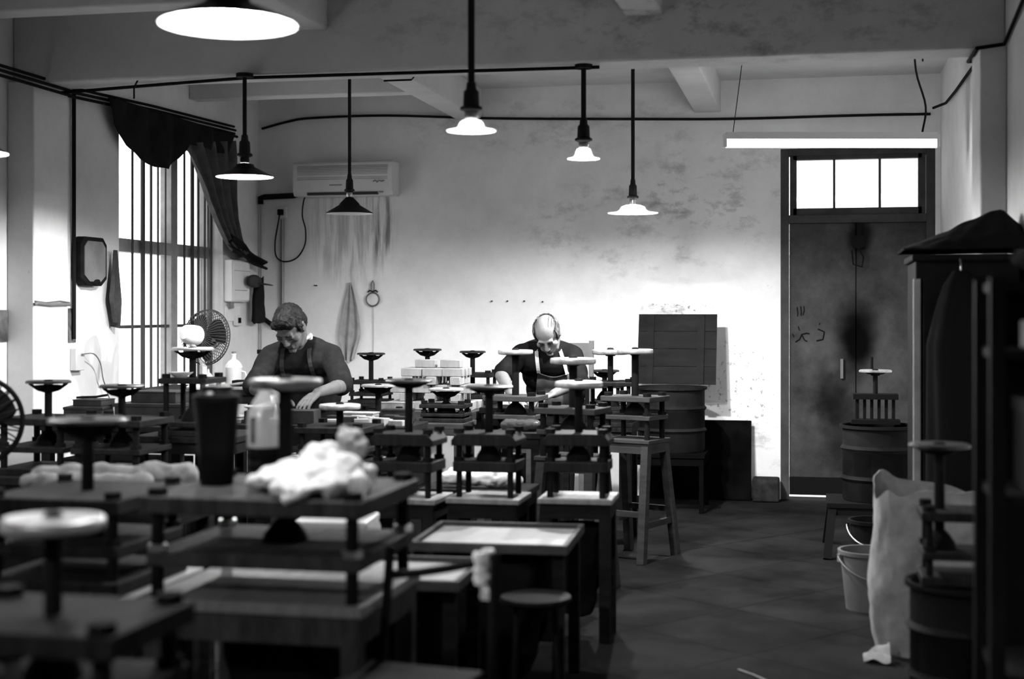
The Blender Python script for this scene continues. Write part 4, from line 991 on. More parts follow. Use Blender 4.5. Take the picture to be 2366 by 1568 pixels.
# ---- the working man's bench (z .78)
ZB = .78
def plate(label, x, y, z, r, h, m, group=None, cat='disc', name='round_disc'):
    t = tag(MB().lathe([(.0, 0), (r * .9, 0), (r, h * .3), (r, h * .75), (r * .92, h), (.0, h)], (0, 0, 0), 32).build(name, m), label, cat, group); t.location = (x, y, z); return t
box_thing('dark block under the working man\'s hand', -2.61, 7.02, ZB, .17, .15, .085, .1, M_darkbox, 'work_block', False, None, 'block')
plate('pale disc on the bench left of the working man\'s hand', -2.83, 6.98, ZB + .08, .075, .012, M_palewood)
box_thing('dark block under the pale disc', -2.83, 6.98, ZB, .13, .13, .08, .2, M_darkbox, 'work_block', False, None, 'block')
box_thing('pale-topped flat box right of the working man\'s hand', -2.36, 7.2, ZB, .2, .1, .05, -.05, M_midwood, 'flat_box', True, None)
box_thing('dark round-edged tin stacked behind the broad pale wheel', -2.14, 7.2, ZB, .16, .1, .07, .1, M_darkbox, 'tin', True, None, 'tin')
rnd = random.Random(5)
first = None
spots = []
for j in range(3):
    for i in range(5): spots.append((-2.42 + i * .088 + rnd.uniform(-.012, .012), 6.935 + j * .075 + rnd.uniform(-.008, .008), 0, rnd.uniform(-.5, .5)))
row_names = ['front', 'middle', 'back']
col_names = ['leftmost', 'second', 'middle', 'fourth', 'rightmost']
def block_mesh(w, d, h, m): return MB().box((0, 0, h / 2), (w, d, h)).build('wooden_block', m, None, bevel=.003)
for n_, (x, y, z, rz) in enumerate(spots):
    h = (.03, .045, .035, .04)[n_ % 4]
    if n_ < 4:
        o = block_mesh(.075, .05, h, (M_midwood, M_darkbox, M_palewood, M_midwood)[n_]); spots[n_] = (x, y, z, rz, o)
        src = o
    else:
        src = spots[n_ % 4][4].copy(); COL.objects.link(src)
    src.location = (x, y, ZB); src.rotation_euler = (0, 0, rz)
    tag(src, 'small %s block, %s in the %s row of loose blocks beside the working man' % (('grey', 'dark', 'pale', 'grey')[n_ % 4], col_names[n_ % 5], row_names[n_ // 5]), 'block', 'loose blocks on the working man\'s bench')

# ---- the pile of pale blocks, layer by layer
proto = MB().box((0, 0, .024), (.125, .062, .048)).build('wooden_block', M_palewood, None, bevel=.004)
px0, py0, pz = -2.22, 8.27, .78
layers = [('bottom', [(i, j, 0) for i in range(4) for j in range(4)], 4, 4), ('second', None, 3, 2), ('third', None, 4, 3), ('fourth', None, 3, 2), ('fifth', None, 3, 3), ('top', None, 2, 1)]
k = 0
used = False
for lname, _, nx, ny in layers:
    cross = lname in ('second', 'fourth')
    for i in range(nx):
        for j in range(ny):
            if lname == 'top' and i == 1: dx = .03
            else: dx = 0
            if cross: x = px0 + (i - (nx - 1) / 2) * .15; y = py0 + (j - (ny - 1) / 2) * .15; rz = PI / 2
            else: x = px0 + (i - (nx - 1) / 2) * .128 + dx; y = py0 + (j - (ny - 1) / 2) * .085; rz = 0
            x += rnd.uniform(-.006, .006); y += rnd.uniform(-.006, .006); rz += rnd.uniform(-.08, .08)
            if used: o = proto.copy(); COL.objects.link(o)
            else: o = proto; used = True
            o.location = (x, y, pz + k * .049); o.rotation_euler = (0, 0, rz)
            cn = {1: ['single'], 2: ['left', 'right'], 3: ['left', 'centre', 'right'], 4: ['leftmost', 'second', 'third', 'rightmost']}[nx][i]
            rn = {1: ['only'], 2: ['front', 'back'], 3: ['front', 'middle', 'back'], 4: ['front', 'second', 'third', 'back']}[ny][j]
            tag(o, 'pale block, %s in the %s row, %s layer of the tall pile' % (cn, rn, lname), 'block', 'pile of pale wooden blocks')
    k += 1

# ---- clutter of wooden pieces, built once and copied
pp = []
for w, d, h, m in ((.1, .05, .03, M_midwood), (.16, .04, .022, M_palewood), (.07, .07, .05, M_darkbox), (.12, .03, .018, M_midwood)):
    pp.append(MB().box((0, 0, h / 2), (w, d, h)).build('wooden_piece', m, None, bevel=.003))
def scatter(places, label, group):
    for q, (x, y, z, rz, k) in enumerate(places):
        if pp[k].get('label'): o = pp[k].copy(); COL.objects.link(o)
        else: o = pp[k]
        o.location = (x, y, z); o.rotation_euler = (0, 0, rz)
        tag(o, label, 'wooden piece', group)
rnd = random.Random(11)
def grid(x0, x1, y0, y1, z, nx, ny, kinds):
    out = []
    for i in range(nx):
        for j in range(ny):
            if rnd.random() < .14: continue
            out.append((x0 + (x1 - x0) * (i + .5) / nx + rnd.uniform(-.015, .015), y0 + (y1 - y0) * (j + .5) / ny + rnd.uniform(-.01, .01), z, rnd.uniform(-.35, .35), rnd.choice(kinds)))
    return out
scatter(grid(-3.06, -2.92, 6.9, 7.28, .78, 1, 4, (0, 1, 2, 3)), 'small piece of wood at the left end of the dark haired man\'s bench', 'pieces at the left of the working man')
scatter(grid(-2.78, -2.7, 6.92, 7.14, .78, 1, 3, (0, 3)), 'small piece of wood between the working man\'s hands', 'pieces between the man\'s hands')
scatter(grid(-2.6, -2.45, 6.42, 6.84, .62, 1, 4, (0, 1, 2, 3)) + grid(-2.05, -2.0, 6.42, 6.84, .62, 1, 4, (0, 2, 3)), 'small piece of wood beside the low press with the broad pale wheel', 'pieces on the low bench')
scatter(grid(-3.12, -2.98, 6.72, 6.98, .78, 1, 3, (0, 1, 3)), 'small piece of wood at the right of the dark boxes under the window', 'pieces under the window')
scatter(grid(-3.16, -3.02, 6.02, 6.06, .64, 1, 1, (1,)) , 'strip of wood on the long dark bench along the left wall', 'strip on the long bench')
box_thing('long pale board laid across the side table before the black oblong box', -3.34, 7.88, .9, .26, .07, .02, .08, M_midwood, 'board_strip', False, None, 'board')
box_thing('flat grey case on the pile bench in front of the block pile', -2.4, 8.03, .78, .2, .07, .05, .06, M_midwood, 'flat_case', True, None, 'case')
o = tag(MB().tube([(-.14, 0, .008), (.0, .01, .01), (.14, .03, .03)], .008, 8).build('wooden_stick', M_midwood), 'slanting wooden stick in front of the black oblong box', 'stick'); o.location = (-3.36, 7.86, .92)
for o in pp:
    if not o.get('label'): bpy.data.objects.remove(o, do_unlink=True)

for lab, x, y, w, d, h, rz in (('dark filler box added to close the bright gap under the long bench along the left wall', -3.2, 5.84, .66, .36, .5, 0), ('dark filler box added to close the bright gap under the bench with dark boxes', -3.52, 6.86, .6, .3, .6, 0),
                               ('dark filler box added to close the bright gap under the raised press', -2.87, 6.36, .34, .3, .58, 0), ('dark filler box added to close the bright gap under the bench with the long pale bundle', -2.42, 4.62, .46, .26, .52, 0),
                               ('dark filler box added to close the bright gap under the bench the dark haired man works at', -2.1, 7.08, .2, .28, .55, 0)):
    box_thing(lab, x, y, 0, w, d, h, rz, M_gapfill := mat('gap_filler_black', .008, .8, var=.4, scale=6), 'crate', True, 'added filler boxes under the benches', 'crate')  # dark boxes added under benches to block the bright wall behind
# ================================================================ ALONG THE FAR WALL AND DOWN THE RIGHT SIDE
M_drum = mat('rusty_drum', .009, .6, .0, var=.5, scale=5)
def drum(label, x, y, z, r, h, hoops, m=None, lid=False, name='metal_drum', cat='drum', inner=None):
    t = thing(name, label, cat, (x, y, z))
    pr = [(.0, 0), (r * .97, 0), (r, .012)]
    for f in hoops:
        pr += [(r, h * f - .018), (r + .014, h * f), (r, h * f + .018)]
    pr += [(r, h - .02), (r + .012, h - .012), (r + .012, h), (r - .004, h)]
    if lid: pr += [(r - .01, h - .02), (.0, h - .02)]
    else: pr += [(r - .008, h - .03), (r - .008, h * .5), (.0, h * .5)]
    MB().lathe(pr, seg=48).build('shell', m or M_drum, t)
    MB().lathe([(r + .004, h - .012), (r + .017, h - .012), (r + .017, h + .004), (r + .004, h + .004)], seg=48, closed=True).build('rim', m or M_drum, t)
    return t
M_soot = mat('soot_black', .003, .9, spec=.0)
t = bench('dark stand under the rusty drum by the far wall', -.965, 9.87, .5, .5, .40, top=.03, apron=.05, leg=.03, m=M_soot, mt=M_soot)
drum('rusty drum on a stand against the far wall', -.965, 9.85, .40, .232, .44, (.68, .34), lid=True)
t = thing('crate_board', 'dark boarded crate lid standing on the rusty drum against the wall', 'board', (-.955, 10.12, .845), -.03)
Mt = Matrix.Rotation(math.radians(-12), 4, 'X')
b = MB()
for k in range(4): b.box((0, .0, .064 + k * .127), (.56, .02, .124), M=Mt)
b.build('boards', M_oldwood, t)
for sx in (-.19, .17): MB().box((sx, -.018, .25), (.05, .018, .5), M=Mt).build('batten', M_oldwood, t)
t = thing('black_panel', 'square black panel leaning on the far wall beside the rusty drum', 'panel', (-.82, 10.36, 0), 0)
MB().box((0, .0, .29), (.76, .02, .575), M=Matrix.Rotation(math.radians(-7), 4, 'X')).build('board', mat('black_board', .003, .8, var=.6, scale=5, spec=.0), t, bevel=.006)
b = MB().xprism([(-.09, 0), (.09, 0), (.09, .15), (.07, .17), (-.065, .172), (-.09, .15)], -.095, .095)
o = tag(b.build('stone_block', mat('rough_stone', .02, .9, var=.6, scale=14, bump=.6), None, bevel=.016), 'rough dark stone block on the floor left of the door', 'stone'); o.location = (-.335, 10.385, 0)
# drum on its trestle by the door, rack press on top
bench('slant-legged trestle under the drum beside the door', .30, 8.3, .46, .42, .30, top=.03, apron=.04, leg=.045, splay=.12, m=M_black, mt=M_black, name='trestle', cat='trestle')
drum('dark drum on the slant-legged trestle beside the door', .36, 8.28, .30, .2, .42, (.7, .3))
t = thing('rack_press', 'slatted press with a shiny wheel on the drum beside the door', 'press', (.345, 8.38, .722))
b = MB()
MB().box((0, 0, .012), (.27, .12, .024)).build('base_plate', M_black, t); MB().box((0, 0, .155), (.25, .12, .03)).build('head_plate', M_black, t)
for k in range(6): MB().box((-.1 + k * .04, 0, .08), (.018, .02, .13)).build('slat', M_black, t)
MB().cyl((0, 0, .16), (0, 0, .3), .014).build('screw', M_black, t)
rim, hub, arms, web = make_wheel(.092, style=1); rm = rim.build('handwheel', M_wheel, t, sharp=50); rm.location = (0, 0, .3); hub.build('hub', M_iron, rm); web.build('web', M_iron, rm)
MB().cyl((-.02, 0, .31), (-.02, 0, .38), .008).build('crank_pin', M_iron, t)

M_bucket = mat('pale_bucket', .11, .5, var=.15)
def bucket(label, x, y, r0, r1, h, m, rz=0):
    t = thing('bucket', label, 'bucket', (x, y, 0), rz)
    MB().lathe([(.0, 0), (r0, 0), (r1 - .004, h - .02), (r1 + .006, h - .018), (r1 + .008, h), (r1 - .004, h), (r0 - .004, .006), (.0, .006)], seg=44).build('body', m, t)
    for k in (-1, 1): MB().box((k * (r1 + .006), 0, h - .035), (.012, .03, .035)).build('ear', m, t)
    MB().tube([((r1 + .01) * math.cos(a), -.06 * math.sin(a) - .02, h - .04 - (r1 * .62) * math.sin(a)) if False else ((r1 + .012) * math.cos(a), -(r1 + .02) * math.sin(a), h - .03 - .09 * math.sin(a)) for a in [PI * i / 20 for i in range(21)]], .004, 8).build('handle', M_bolt, t)
    return t
bucket('pale bucket standing on the floor by the paper sack', .25, 6.72, .105, .135, .27, M_bucket, .3)
bucket('dark bucket behind the pale bucket', .30, 7.35, .1, .125, .32, M_drum)

# paper sack
def sack(u, v):
    a = u * 2 * PI; c, s = math.cos(a), math.sin(a)
    rx = .22 + .02 * math.sin(v * 5) + .03 * v; ry = .15
    p = Vector((math.copysign(abs(c) ** .6, c) * rx, math.copysign(abs(s) ** .6, s) * ry, .66 * v - .03 * math.sin(a * 2) * v))
    n = noise.noise(Vector((c * 3, s * 3, v * 6))) * .035 + abs(noise.noise(Vector((c * 7, s * 7, v * 11)))) * .03
    return (p.x * (1 + n), p.y * (1 + n * 2), max(.002, p.z + noise.noise(Vector((c * 2, s * 2, 9))) * .06 * v))
M_sack = mat('crumpled_paper', .16, .8, var=.3, scale=9)
t = thing('paper_sack', 'tall crumpled paper sack in front of the pale bucket', 'sack', (.47, 5.93, 0))
MB().sheet(sack, 72, 30, .004).build('paper', M_sack, t, sharp=25)
lumps('contents', [('e', (0, 0, .3), (.16, .1, .25)), ('e', (.05, 0, .5), (.12, .1, .08))], mat('sack_contents', .03, .9), t, .012, 2, .02, 9)
o = tag(MB().sheet(lambda u, v: (-.1 * (1 - v) + .02, -.05 + .1 * u - .03 * v, .006 + .06 * v * u + .015 * math.sin(u * 6 + v * 4) ** 2), 8, 8, .003).build('paper_scrap', M_sack), 'torn flap of paper on the floor at the foot of the paper sack', 'paper'); o.location = (.27, 5.72, 0)

# cabinet with hanging coats and peaked cover
M_cab = mat('cabinet_paint', .009, .6, var=.3)
t = thing('cabinet', 'tall dark cabinet against the right wall with a pale door edge', 'cabinet', (.635, 6.55, 0))
MB().box((.0, .0, .8), (.42, .52, 1.56)).build('body', M_cab, t, bevel=.006)
MB().box((0, 0, 1.59), (.45, .56, .03)).build('cornice', M_cab, t, bevel=.006)
MB().box((.0, -.268, .8), (.36, .014, 1.4)).build('door', M_cab, t, bevel=.003)
MB().box((-.205, -.262, .79), (.028, .03, 1.42)).build('door_edge', mat('bare_edge', .2, .6, var=.3), t)
MB().box((.14, -.28, .8), (.015, .02, .08)).build('handle', M_bolt, t)
def peak(u, v):
    x = -.27 + .58 * u; ap = .74
    h = .182 * max(0, 1 - abs(u - ap) / (ap if u < ap else (1 - ap) * 1.1)) ** .92
    k = 1 - abs(v - .5) * 2
    return (x, -.24 + .48 * v, .008 + h * (k ** .6) + wavy(u * 3, v * 3, 0, 3, .012) * (1 if 0 < v < 1 else 0) + .006)
o = tag(MB().sheet(peak, 40, 20, .008).build('peaked_cover', mat('black_tarpaulin', .008, .8), sharp=50), 'black tarpaulin standing up in a peak on top of the cabinet', 'cover'); o.location = (.645, 6.5, 1.612)
def coat(label, x, y, z, w, h, d, m, ph, sleeves=True):
    t = thing('coat', label, 'coat', (x, y, z), 0, 'coats hanging on the right')
    def body(u, v):
        a = u * 2 * PI; c, s = math.cos(a), math.sin(a)
        k = (.22 + .78 * min(1, v * 3.2) ** .6) * (1 + .12 * v)
        f = 1 + .12 * math.sin(a * 5 + ph) * (.3 + v)
        return (w / 2 * c * k * f + .03 * v, d / 2 * s * k * f - d * .3, -h * v + .015 * math.sin(a * 3) * v)
    b = MB().sheet(body, 44, 16, .006); b.build('body', m, t, sharp=80)
    if sleeves:
        for sx in (-1, 1):
            lumps('sleeve', [('c', (sx * w * .2, -d * .3, -.1), (sx * w * .42, -d * .4, -.3), .04, .042), ('c', (sx * w * .42, -d * .4, -.3), (sx * w * .45, -d * .45, -.6), .042, .04)], m, t, .009, 3, .012, 12)
    MB().tube([(0, -d * .3, -.01), (0, -d * .3 + .01, .03), (.0, .0, .05)], .004, 6).build('hook', M_bolt, t)
    return t
coat('long black coat hanging on the front of the dark cabinet', .60, 6.22, 1.53, .27, 1.0, .14, mat('black_coat', .006, .95), 0, False)
coat('dark jacket hanging at the side of the cabinet next to the door', .78, 7.6, 1.45, .16, .85, .1, mat('dark_jacket', .02, .95, var=.3), 1.5, False)

# near drum, press and shelf at the right edge
drum('large dark drum on the floor in front of the paper sack', .50, 4.95, 0, .185, .46, (.68, .34), mat('black_drum', .006, .6), lid=True)
press('press with a dim wheel on the drum in front of the paper sack', .47, 4.93, .465, .915, w=.25, d=.22, h=.24, R=.1, dark=True, mid=.4, th=.03, post=.012, chamfer=False, wstyle=1, off=(-.06, 0))
t = thing('open_shelf', 'dark open shelf close to the viewer at the right edge of the photo', 'shelf', (.64, 3.65, 0))
for x in (-.22, .22):
    for y in (-.16, .16): MB().box((x, y, .72), (.035, .035, 1.44)).build('post', M_cab, t)
MB().box((0, .17, .72), (.44, .01, 1.42)).build('back_panel', M_cab, t)
for z in (.08, .5, .92, 1.26, 1.42): MB().box((0, 0, z), (.44, .34, .022)).build('shelf_board', M_cab, t)
M_news = mat('folded_paper', .12, .8, var=.4, scale=12)
box_thing('folded grey bundle on the upper board of the open shelf', .66, 3.6, 1.272, .3, .24, .08, .1, M_news, 'paper_bundle', False, None, 'bundle')
box_thing('dark crate on the middle board of the open shelf', .66, 3.62, .932, .34, .26, .22, .0, M_black, 'crate', True, None, 'crate')
o = tag(lumps('cloth_heap', [('e', (.62, 3.62, 1.485), (.16, .12, .045)), ('e', (.72, 3.62, 1.51), (.1, .1, .07))], mat('dark_heap', .015, .95), None, .01, 3, .015, 9, (.66, 3.62, 1.43)), 'dark heap of cloth on top of the open shelf', 'cloth')

# on the floor
o = tag(MB().sheet(lambda u, v: (-.11 + .22 * u + .03 * v, -.06 + .12 * v, .012 + .012 * math.sin(u * 9 + v * 5) + .01 * noise.noise(Vector((u * 5, v * 5, 1)))), 20, 12, .006).build('floor_rag', mat('white_cloth', .82, .95), sharp=80), 'white rag lying on the floor under the foreground bench', 'rag'); o.location = (-1.40, 4.45, 0); o.rotation_euler = (0, 0, -.4)
tag(MB().tube([(-.28, 5.45, .004), (-.22, 5.38, .004), (-.17, 5.31, .004)], .004, 6).build('light_streak', M_bolt), 'streak of light on the floor of the aisle, shaped as a thin bright rod', 'wire')  # bright rod standing in for a streak of light on the floor
# ================================================================ THE TWO MEN
M_skin = mat('skin', .09, .5, var=.1, scale=20)
M_skin_b = mat('pale_skin', .13, .45, var=.1, scale=20)
M_hair = mat('dark_hair', .007, .6, var=1.0, scale=45, spec=.08)
M_fringe = mat('grey_hair', .06, .6, var=.8, scale=50)
M_brow = mat('brow_hair', .02, .7)

def head_pieces(c, R, k=1.0):
    """skull, face, nose, lips, chin, ears round head centre c; local +y is where the face looks"""
    T = Matrix.Translation(Vector(c)) @ R.to_4x4()
    def P(x, y, z): return T @ Vector((x * k, y * k, z * k))
    def E(p, r): return ('e', P(*p), [q * k for q in r], R)
    def C(a, b, r0, r1=None): return ('c', P(*a), P(*b), r0 * k, (r0 if r1 is None else r1) * k)
    L = [E((0, -.01, .03), (.073, .095, .085)), E((0, .035, -.03), (.058, .058, .075)), E((0, .04, -.08), (.046, .046, .036)), E((0, .076, -.1), (.022, .018, .018)),
         C((-.038, .08, .02), (.038, .08, .02), .012), C((0, .09, .01), (0, .108, -.028), .008, .012), E((-.011, .1, -.034), (.008, .009, .007)), E((.011, .1, -.034), (.008, .009, .007)),
         C((-.018, .086, -.058), (.018, .086, -.058), .007), C((-.015, .084, -.07), (.015, .084, -.07), .008)]
    for s in (-1, 1):
        L += [E((s * .043, .06, -.022), (.024, .022, .02)), E((s * .03, .078, .0), (.015, .01, .009)), E((s * .076, -.004, -.005), (.009, .022, .03)), E((s * .078, -.008, .018), (.008, .014, .014)), C((s * .05, .0, -.05), (s * .04, .045, -.085), .022, .018)]
    return L, P

def hand_pieces(w, d, n, side, size=1.0, curl=(.5, .5, .5, .5), spread=.12):
    """w wrist, d towards the knuckles, n palm side, side +1 puts the thumb along d x n"""
    w, d, n = Vector(w), Vector(d).normalized(), Vector(n).normalized()
    n = (n - d * n.dot(d)).normalized(); a = d.cross(n) * side
    s = size; L = []
    for q in (-.03, -.01, .01, .03):
        L.append(('c', w + d * .012 * s + a * q * .6 * s, w + d * .085 * s + a * q * s, .0125 * s, .011 * s))
    for i, q in enumerate((.031, .0105, -.0105, -.031)):
        ln = (.04, .045, .042, .033)[i] * s
        dd = (d + a * (q * spread * 25)).normalized(); p = w + d * .088 * s + a * q * s
        ang = 0
        for j, f in enumerate((1.0, .68, .52)):
            ang += curl[i] * (.55, .9, .7)[j]
            v = dd * math.cos(ang) + n * math.sin(ang)
            q2 = p + v * ln * f
            L.append(('c', p, q2, (.0092 - .0011 * j) * s, (.0086 - .0011 * j) * s)); p = q2
    p = w + d * .025 * s + a * .03 * s
    for v, l, r in ((d * .5 + a * .75 + n * .35, .042, .0125), (d * .8 + a * .45 + n * .4, .034, .0105), (d * .9 + a * .1 + n * .45, .026, .009)):
        q2 = p + v.normalized() * l * s; L.append(('c', p, q2, r * s, r * .9 * s)); p = q2
    return L

def person(label, spec):
    """one continuous body; clothes and hair are its children"""
    g = spec
    N = Vector(g['neck']); HC = Vector(g['head']); R = g['rot']
    hp, P = head_pieces(HC, R, g.get('hk', 1.0))
    sl, sr = [Vector(p) for p in g['sh']]; el, er = [Vector(p) for p in g['el']]; wl, wr = [Vector(p) for p in g['wr']]
    pel = Vector(g['pel']); ch = Vector(g['chest'])
    X = (sr - sl); X.z = 0; X.normalize(); Y = Vector((-X.y, X.x, 0))
    waist = pel.lerp(ch, .45) + Y * .03
    torso = [('c', pel - X * .075, pel + X * .075, .115), ('c', waist - X * .055, waist + X * .055, .115), ('c', pel.lerp(waist, .5) - X * .06, pel.lerp(waist, .5) + X * .06, .115),
             ('c', ch - X * .085, ch + X * .085, .112), ('c', waist.lerp(ch, .5) - X * .07, waist.lerp(ch, .5) + X * .07, .113),
             ('c', sl.lerp(N, .3) - Vector((0, 0, .05)), sr.lerp(N, .3) - Vector((0, 0, .05)), .085), ('c', sl, N.lerp(sl, .3), .055, .06), ('c', sr, N.lerp(sr, .3), .055, .06)]
    neck = [('c', N - Vector((0, 0, .03)), P(0, -.03, -.06), .062, .056)]
    arms = [('c', sl, el, .05, .041), ('c', sr, er, .05, .041)]
    fore = [('c', el, wl, .042, .027), ('c', er, wr, .042, .027), ('e', el.lerp(wl, .3), (.04, .04, .04)), ('e', er.lerp(wr, .3), (.04, .04, .04))]
    hands = hand_pieces(wl, g['hd'][0], g['hn'][0], g['hs'][0], 1.0, g['curl'][0]) + hand_pieces(wr, g['hd'][1], g['hn'][1], g['hs'][1], 1.0, g['curl'][1])
    kl, kr = [Vector(p) for p in g['kn']]; al, ar = [Vector(p) for p in g['an']]
    legs = [('c', pel - X * .09, kl, .085, .06), ('c', pel + X * .09, kr, .085, .06), ('c', kl, al, .058, .04), ('c', kr, ar, .058, .04)]
    feet = []
    for a in (al, ar): feet += [('c', a, a + Vector((0, 0, -.03)), .04, .036), ('c', a + Vector((0, .02, -.045)), a + Vector((0, -.15, -.055)), .036, .028)]
    body = lumps('person', torso + neck + arms + fore + hands + legs + feet + hp, g['skin'], None, .0045, 3, 0, 8, tuple(pel * 1.0 - Vector((0, 0, pel.z))))
    tag(body, label, 'person')
    inv = Matrix.Translation(-body.location)
    def put(o): o.location = (0, 0, 0); o.parent = body; o.data.transform(inv); return o
    # shirt with short sleeves
    cut = g.get('sleeve', (.85, .85))
    sl_end = [el.lerp(sl, 1 - cut[0]), er.lerp(sr, 1 - cut[1])]
    sh = [p for p in torso] + [('c', sl, sl_end[0], .054, .054), ('c', sr, sl_end[1], .054, .054)]
    shirt = put(lumps('shirt', sh, g['shirt'], None, .007, 3, .009, 9, push=.012))
    put(lumps('trousers', [('c', pel - X * .075, pel + X * .075, .115)] + legs, g['trousers'], None, .009, 3, .006, 8, push=.012))
    for a in (al, ar): put(lumps('shoe', [('c', a + Vector((0, .03, -.05)), a + Vector((0, -.15, -.055)), .04, .034), ('e', a + Vector((0, .02, -.03)), (.042, .05, .04))], M_black, None, .008, 3))
    # brows
    for s in (-1, 1):
        b = MB().tube([P(s * .014, .094, .022), P(s * .03, .095, .027), P(s * .045, .084, .023)], [.003, .0045, .002], 8); put(b.build('eyebrow', M_brow))
        b = MB().tube([P(s * .018, .0895, -.003), P(s * .03, .0905, -.006), P(s * .043, .085, -.003)], [.0012, .002, .0012], 8); put(b.build('eyelid', M_brow))
    b = MB().tube([P(-.02, .091, -.064), P(0, .094, -.0645), P(.02, .091, -.064)], [.0015, .0025, .0015], 8); put(b.build('mouth', mat('lip_line', .08, .6)))
    # apron laid on the shirt by casting from the front
    from mathutils.bvhtree import BVHTree
    bv = BVHTree.FromPolygons([v.co + body.location for v in shirt.data.vertices], [tuple(p.vertices) for p in shirt.data.polygons])
    F = (-Y).normalized()
    def on(p, off=.012):
        o = Vector(p) + F * .6; h = bv.ray_cast(o, -F)
        return (h[0] + F * off) if h[0] is not None else Vector(p) + F * .1
    zt, zb, wt, wb = g['bib']
    cx = ch.copy()
    def bib(u, v):
        w = wt + (wb - wt) * v; z = zt + (zb - zt) * v - .03 * (1 - v) * math.sin(PI * u)
        p = Vector((cx.x, cx.y, z)) + X * (u - .5) * w
        q = on(p)
        q = q + F * (.014 * math.sin(v * 10 + u * 8) * (v) + .006 * math.sin(u * 16 + v * 5))
        return q
    ap = MB().sheet(bib, 22, 24, .005).build('apron', g['apron'], sharp=80); put(ap)
    for s in (-1, 1):
        top = N + X * s * .07 + Vector((0, 0, .02))
        pts = []
        start = Vector((cx.x, cx.y, zt - .005)) + X * s * wt * .46
        for k in range(11):
            f = k / 10; p = start.lerp(top, f)
            pts.append(on(p, .014) if f < .85 else p + F * .02)
        b = MB()
        for p, q in zip(pts[:-1], pts[1:]): b.bar(p, q, .022, .004, up=tuple(F))
        st = put(b.build('apron_strap', g['strap']))
    return body, P, put, R

def rot_head(yaw, pitch, roll=0):
    """yaw 0 looks along -y; pitch > 0 looks down"""
    return (Matrix.Rotation(PI + yaw, 3, 'Z') @ Matrix.Rotation(-pitch, 3, 'X') @ Matrix.Rotation(roll, 3, 'Y'))

# seats first
bench('wooden stool the dark haired man sits on', -2.84, 7.9, .34, .3, .47, top=.035, apron=.05, leg=.04, name='stool', cat='stool')
t = thing('wooden_chair', 'pale-backed wooden chair the bald man sits on', 'chair', (-1.60, 9.06, 0), 0)
M_chair = mat('pale_chair', .09, .6, var=.3)
MB().box((0, 0, .425), (.38, .38, .03)).build('seat', M_chair, t, bevel=.004)
for i in (-1, 1):
    MB().bar((i * .165, -.165, 0), (i * .165, -.165, .41), .035).build('leg', M_chair, t)
    MB().bar((i * .165, .175, 0), (i * .17, .2, 1.17), .03).build('back_post', M_chair, t)
MB().box((0, .195, 1.09), (.33, .018, .13)).build('back_rail', M_chair, t); MB().box((0, .19, .8), (.33, .018, .06)).build('back_rail', M_chair, t)

# dark haired man in a dark short-sleeved top and apron
R1 = rot_head(-.1, .8, .05)
b1, P1, put1, _ = person('man with short dark hair in dark top and apron, bent over the left bench', dict(
    neck=(-2.852, 7.64, 1.175), head=(-2.848, 7.485, 1.275), rot=R1, hk=1.04, sh=((-3.005, 7.60, 1.11), (-2.668, 7.64, 1.115)), el=((-3.03, 7.40, .94), (-2.525, 7.43, .955)), wr=((-2.82, 7.19, .91), (-2.575, 7.17, .93)),
    hd=((.5, -.8, -.15), (-.32, -.82, -.42)), hn=((0, .1, -1), (.1, .3, -1)), hs=(1, -1), curl=((.5, .55, .6, .6), (.42, .38, .4, .5)),
    pel=(-2.84, 7.86, .605), chest=(-2.84, 7.70, 1.0), kn=((-2.96, 7.46, .57), (-2.72, 7.46, .57)), an=((-2.98, 7.44, .1), (-2.70, 7.44, .1)),
    skin=M_skin, shirt=mat('dark_knit', .012, .9, var=.3, scale=30), trousers=mat('dark_trousers', .015, .9), apron=mat('dark_apron', .018, .85, var=.3, scale=20), strap=mat('apron_strap', .03, .8), bib=(.965, .66, .2, .3), sleeve=(.95, .95)))
T1 = (Vector((-2.848, 7.485, 1.275)), R1)
def hair_pt(c, R, k): return lambda x, y, z: Vector(c) + R @ Vector((x * k, y * k, z * k))
H = hair_pt((-2.848, 7.485, 1.275), R1, 1.04)
hr = [('e', H(0, -.02, .043), (.084, .096, .085), R1), ('e', H(0, -.05, .0), (.08, .068, .075), R1), ('e', H(0, .02, .072), (.07, .064, .05), R1), ('e', H(.04, .05, .068), (.032, .032, .026), R1), ('e', H(-.042, .046, .068), (.03, .034, .026), R1)]
for s in (-1, 1): hr.append(('e', H(s * .07, .012, .02), (.014, .03, .03), R1)); 
put1(lumps('hair', hr, M_hair, None, .004, 2, .0045, 90))
b = MB().sheet(lambda u, v: H(-.07 - .005 * v, -.02 - .05 * u, -.085 - .035 * v), 6, 5, .006)
put1(lumps('collar', [('c', Vector((-2.79, 7.63, 1.185)), Vector((-2.775, 7.60, 1.225)), .018, .016), ('c', Vector((-2.775, 7.60, 1.225)), Vector((-2.81, 7.57, 1.2)), .014, .01)], M_cloth, None, .004, 2))
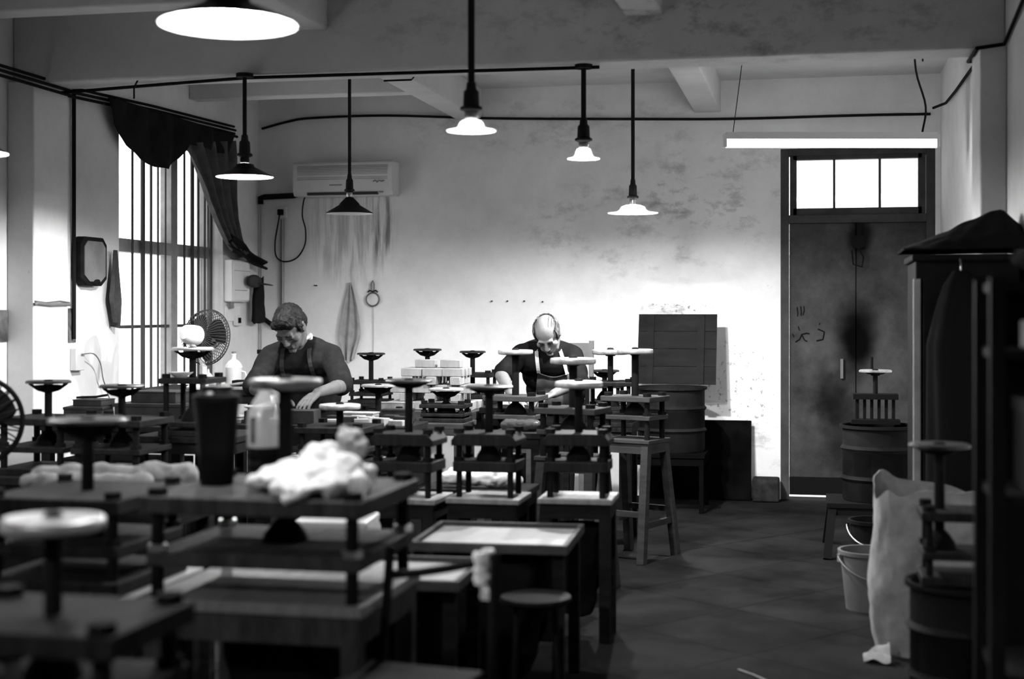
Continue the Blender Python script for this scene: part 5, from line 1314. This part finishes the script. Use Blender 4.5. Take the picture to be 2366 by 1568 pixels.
# bald man in a dark shirt and apron with pale straps
R2 = rot_head(.08, .86, .16)
b2, P2, put2, _ = person('bald man in dark shirt and pale-strapped apron, bent low over his bench', dict(
    neck=(-1.63, 8.79, 1.13), head=(-1.60, 8.585, 1.225), rot=R2, hk=1.0, sh=((-1.785, 8.70, 1.095), (-1.47, 8.74, 1.09)), el=((-1.86, 8.47, .97), (-1.40, 8.55, .935)), wr=((-1.755, 8.27, .865), (-1.52, 8.36, .87)),
    hd=((.35, -.7, -.35), (-.5, -.7, -.2)), hn=((.2, 0, -1), (0, 0, -1)), hs=(1, -1), curl=((.4, .45, .5, .5), (.5, .5, .5, .5)),
    pel=(-1.60, 9.02, .57), chest=(-1.60, 8.86, .97), kn=((-1.73, 8.60, .555), (-1.50, 8.60, .555)), an=((-1.74, 8.58, .1), (-1.48, 8.58, .1)),
    skin=M_skin_b, shirt=mat('dark_shirt', .007, .8, var=.3, scale=20), trousers=mat('dark_trousers', .015, .9), apron=mat('grey_apron', .09, .6, var=.35, scale=14), strap=mat('pale_strap', .42, .8), bib=(.985, .6, .2, .3), sleeve=(.85, .98)))
H = hair_pt((-1.60, 8.585, 1.225), R2, 1.0)
def fringe(u, v):
    a = math.radians(-118 + 236 * u) ; e = math.radians(-42 + (72 + 8 * math.cos(a)) * v)
    r = 1.05 + .05 * noise.noise(Vector((u * 30, v * 5, 2)))
    x, y, z = math.sin(a) * math.cos(e), -math.cos(a) * math.cos(e), math.sin(e)
    return H(.0775 * x * r, -.008 + .098 * y * r, .03 + .088 * z * r)
put2(MB().sheet(fringe, 60, 12, .006).build('hair', M_fringe, sharp=80))
for k in range(9):
    x0 = -.058 + .116 * k / 8 + .006 * math.sin(k * 5)
    if abs(x0) < .024: continue
    pts = []
    for q in range(7):
        e = math.radians(25 + 95 * q / 6)       # over the crown from the back towards the brow
        y, z = -math.cos(e), math.sin(e)
        kx = math.sqrt(max(.05, 1 - (x0 / .0745) ** 2))
        pts.append(H(x0, -.01 + .0965 * y * kx, .03 + .0865 * z * kx))
    put2(MB().tube(pts, [.001, .0025, .003, .003, .0025, .002, .0008], 6).build('hair_wisp', M_fringe))
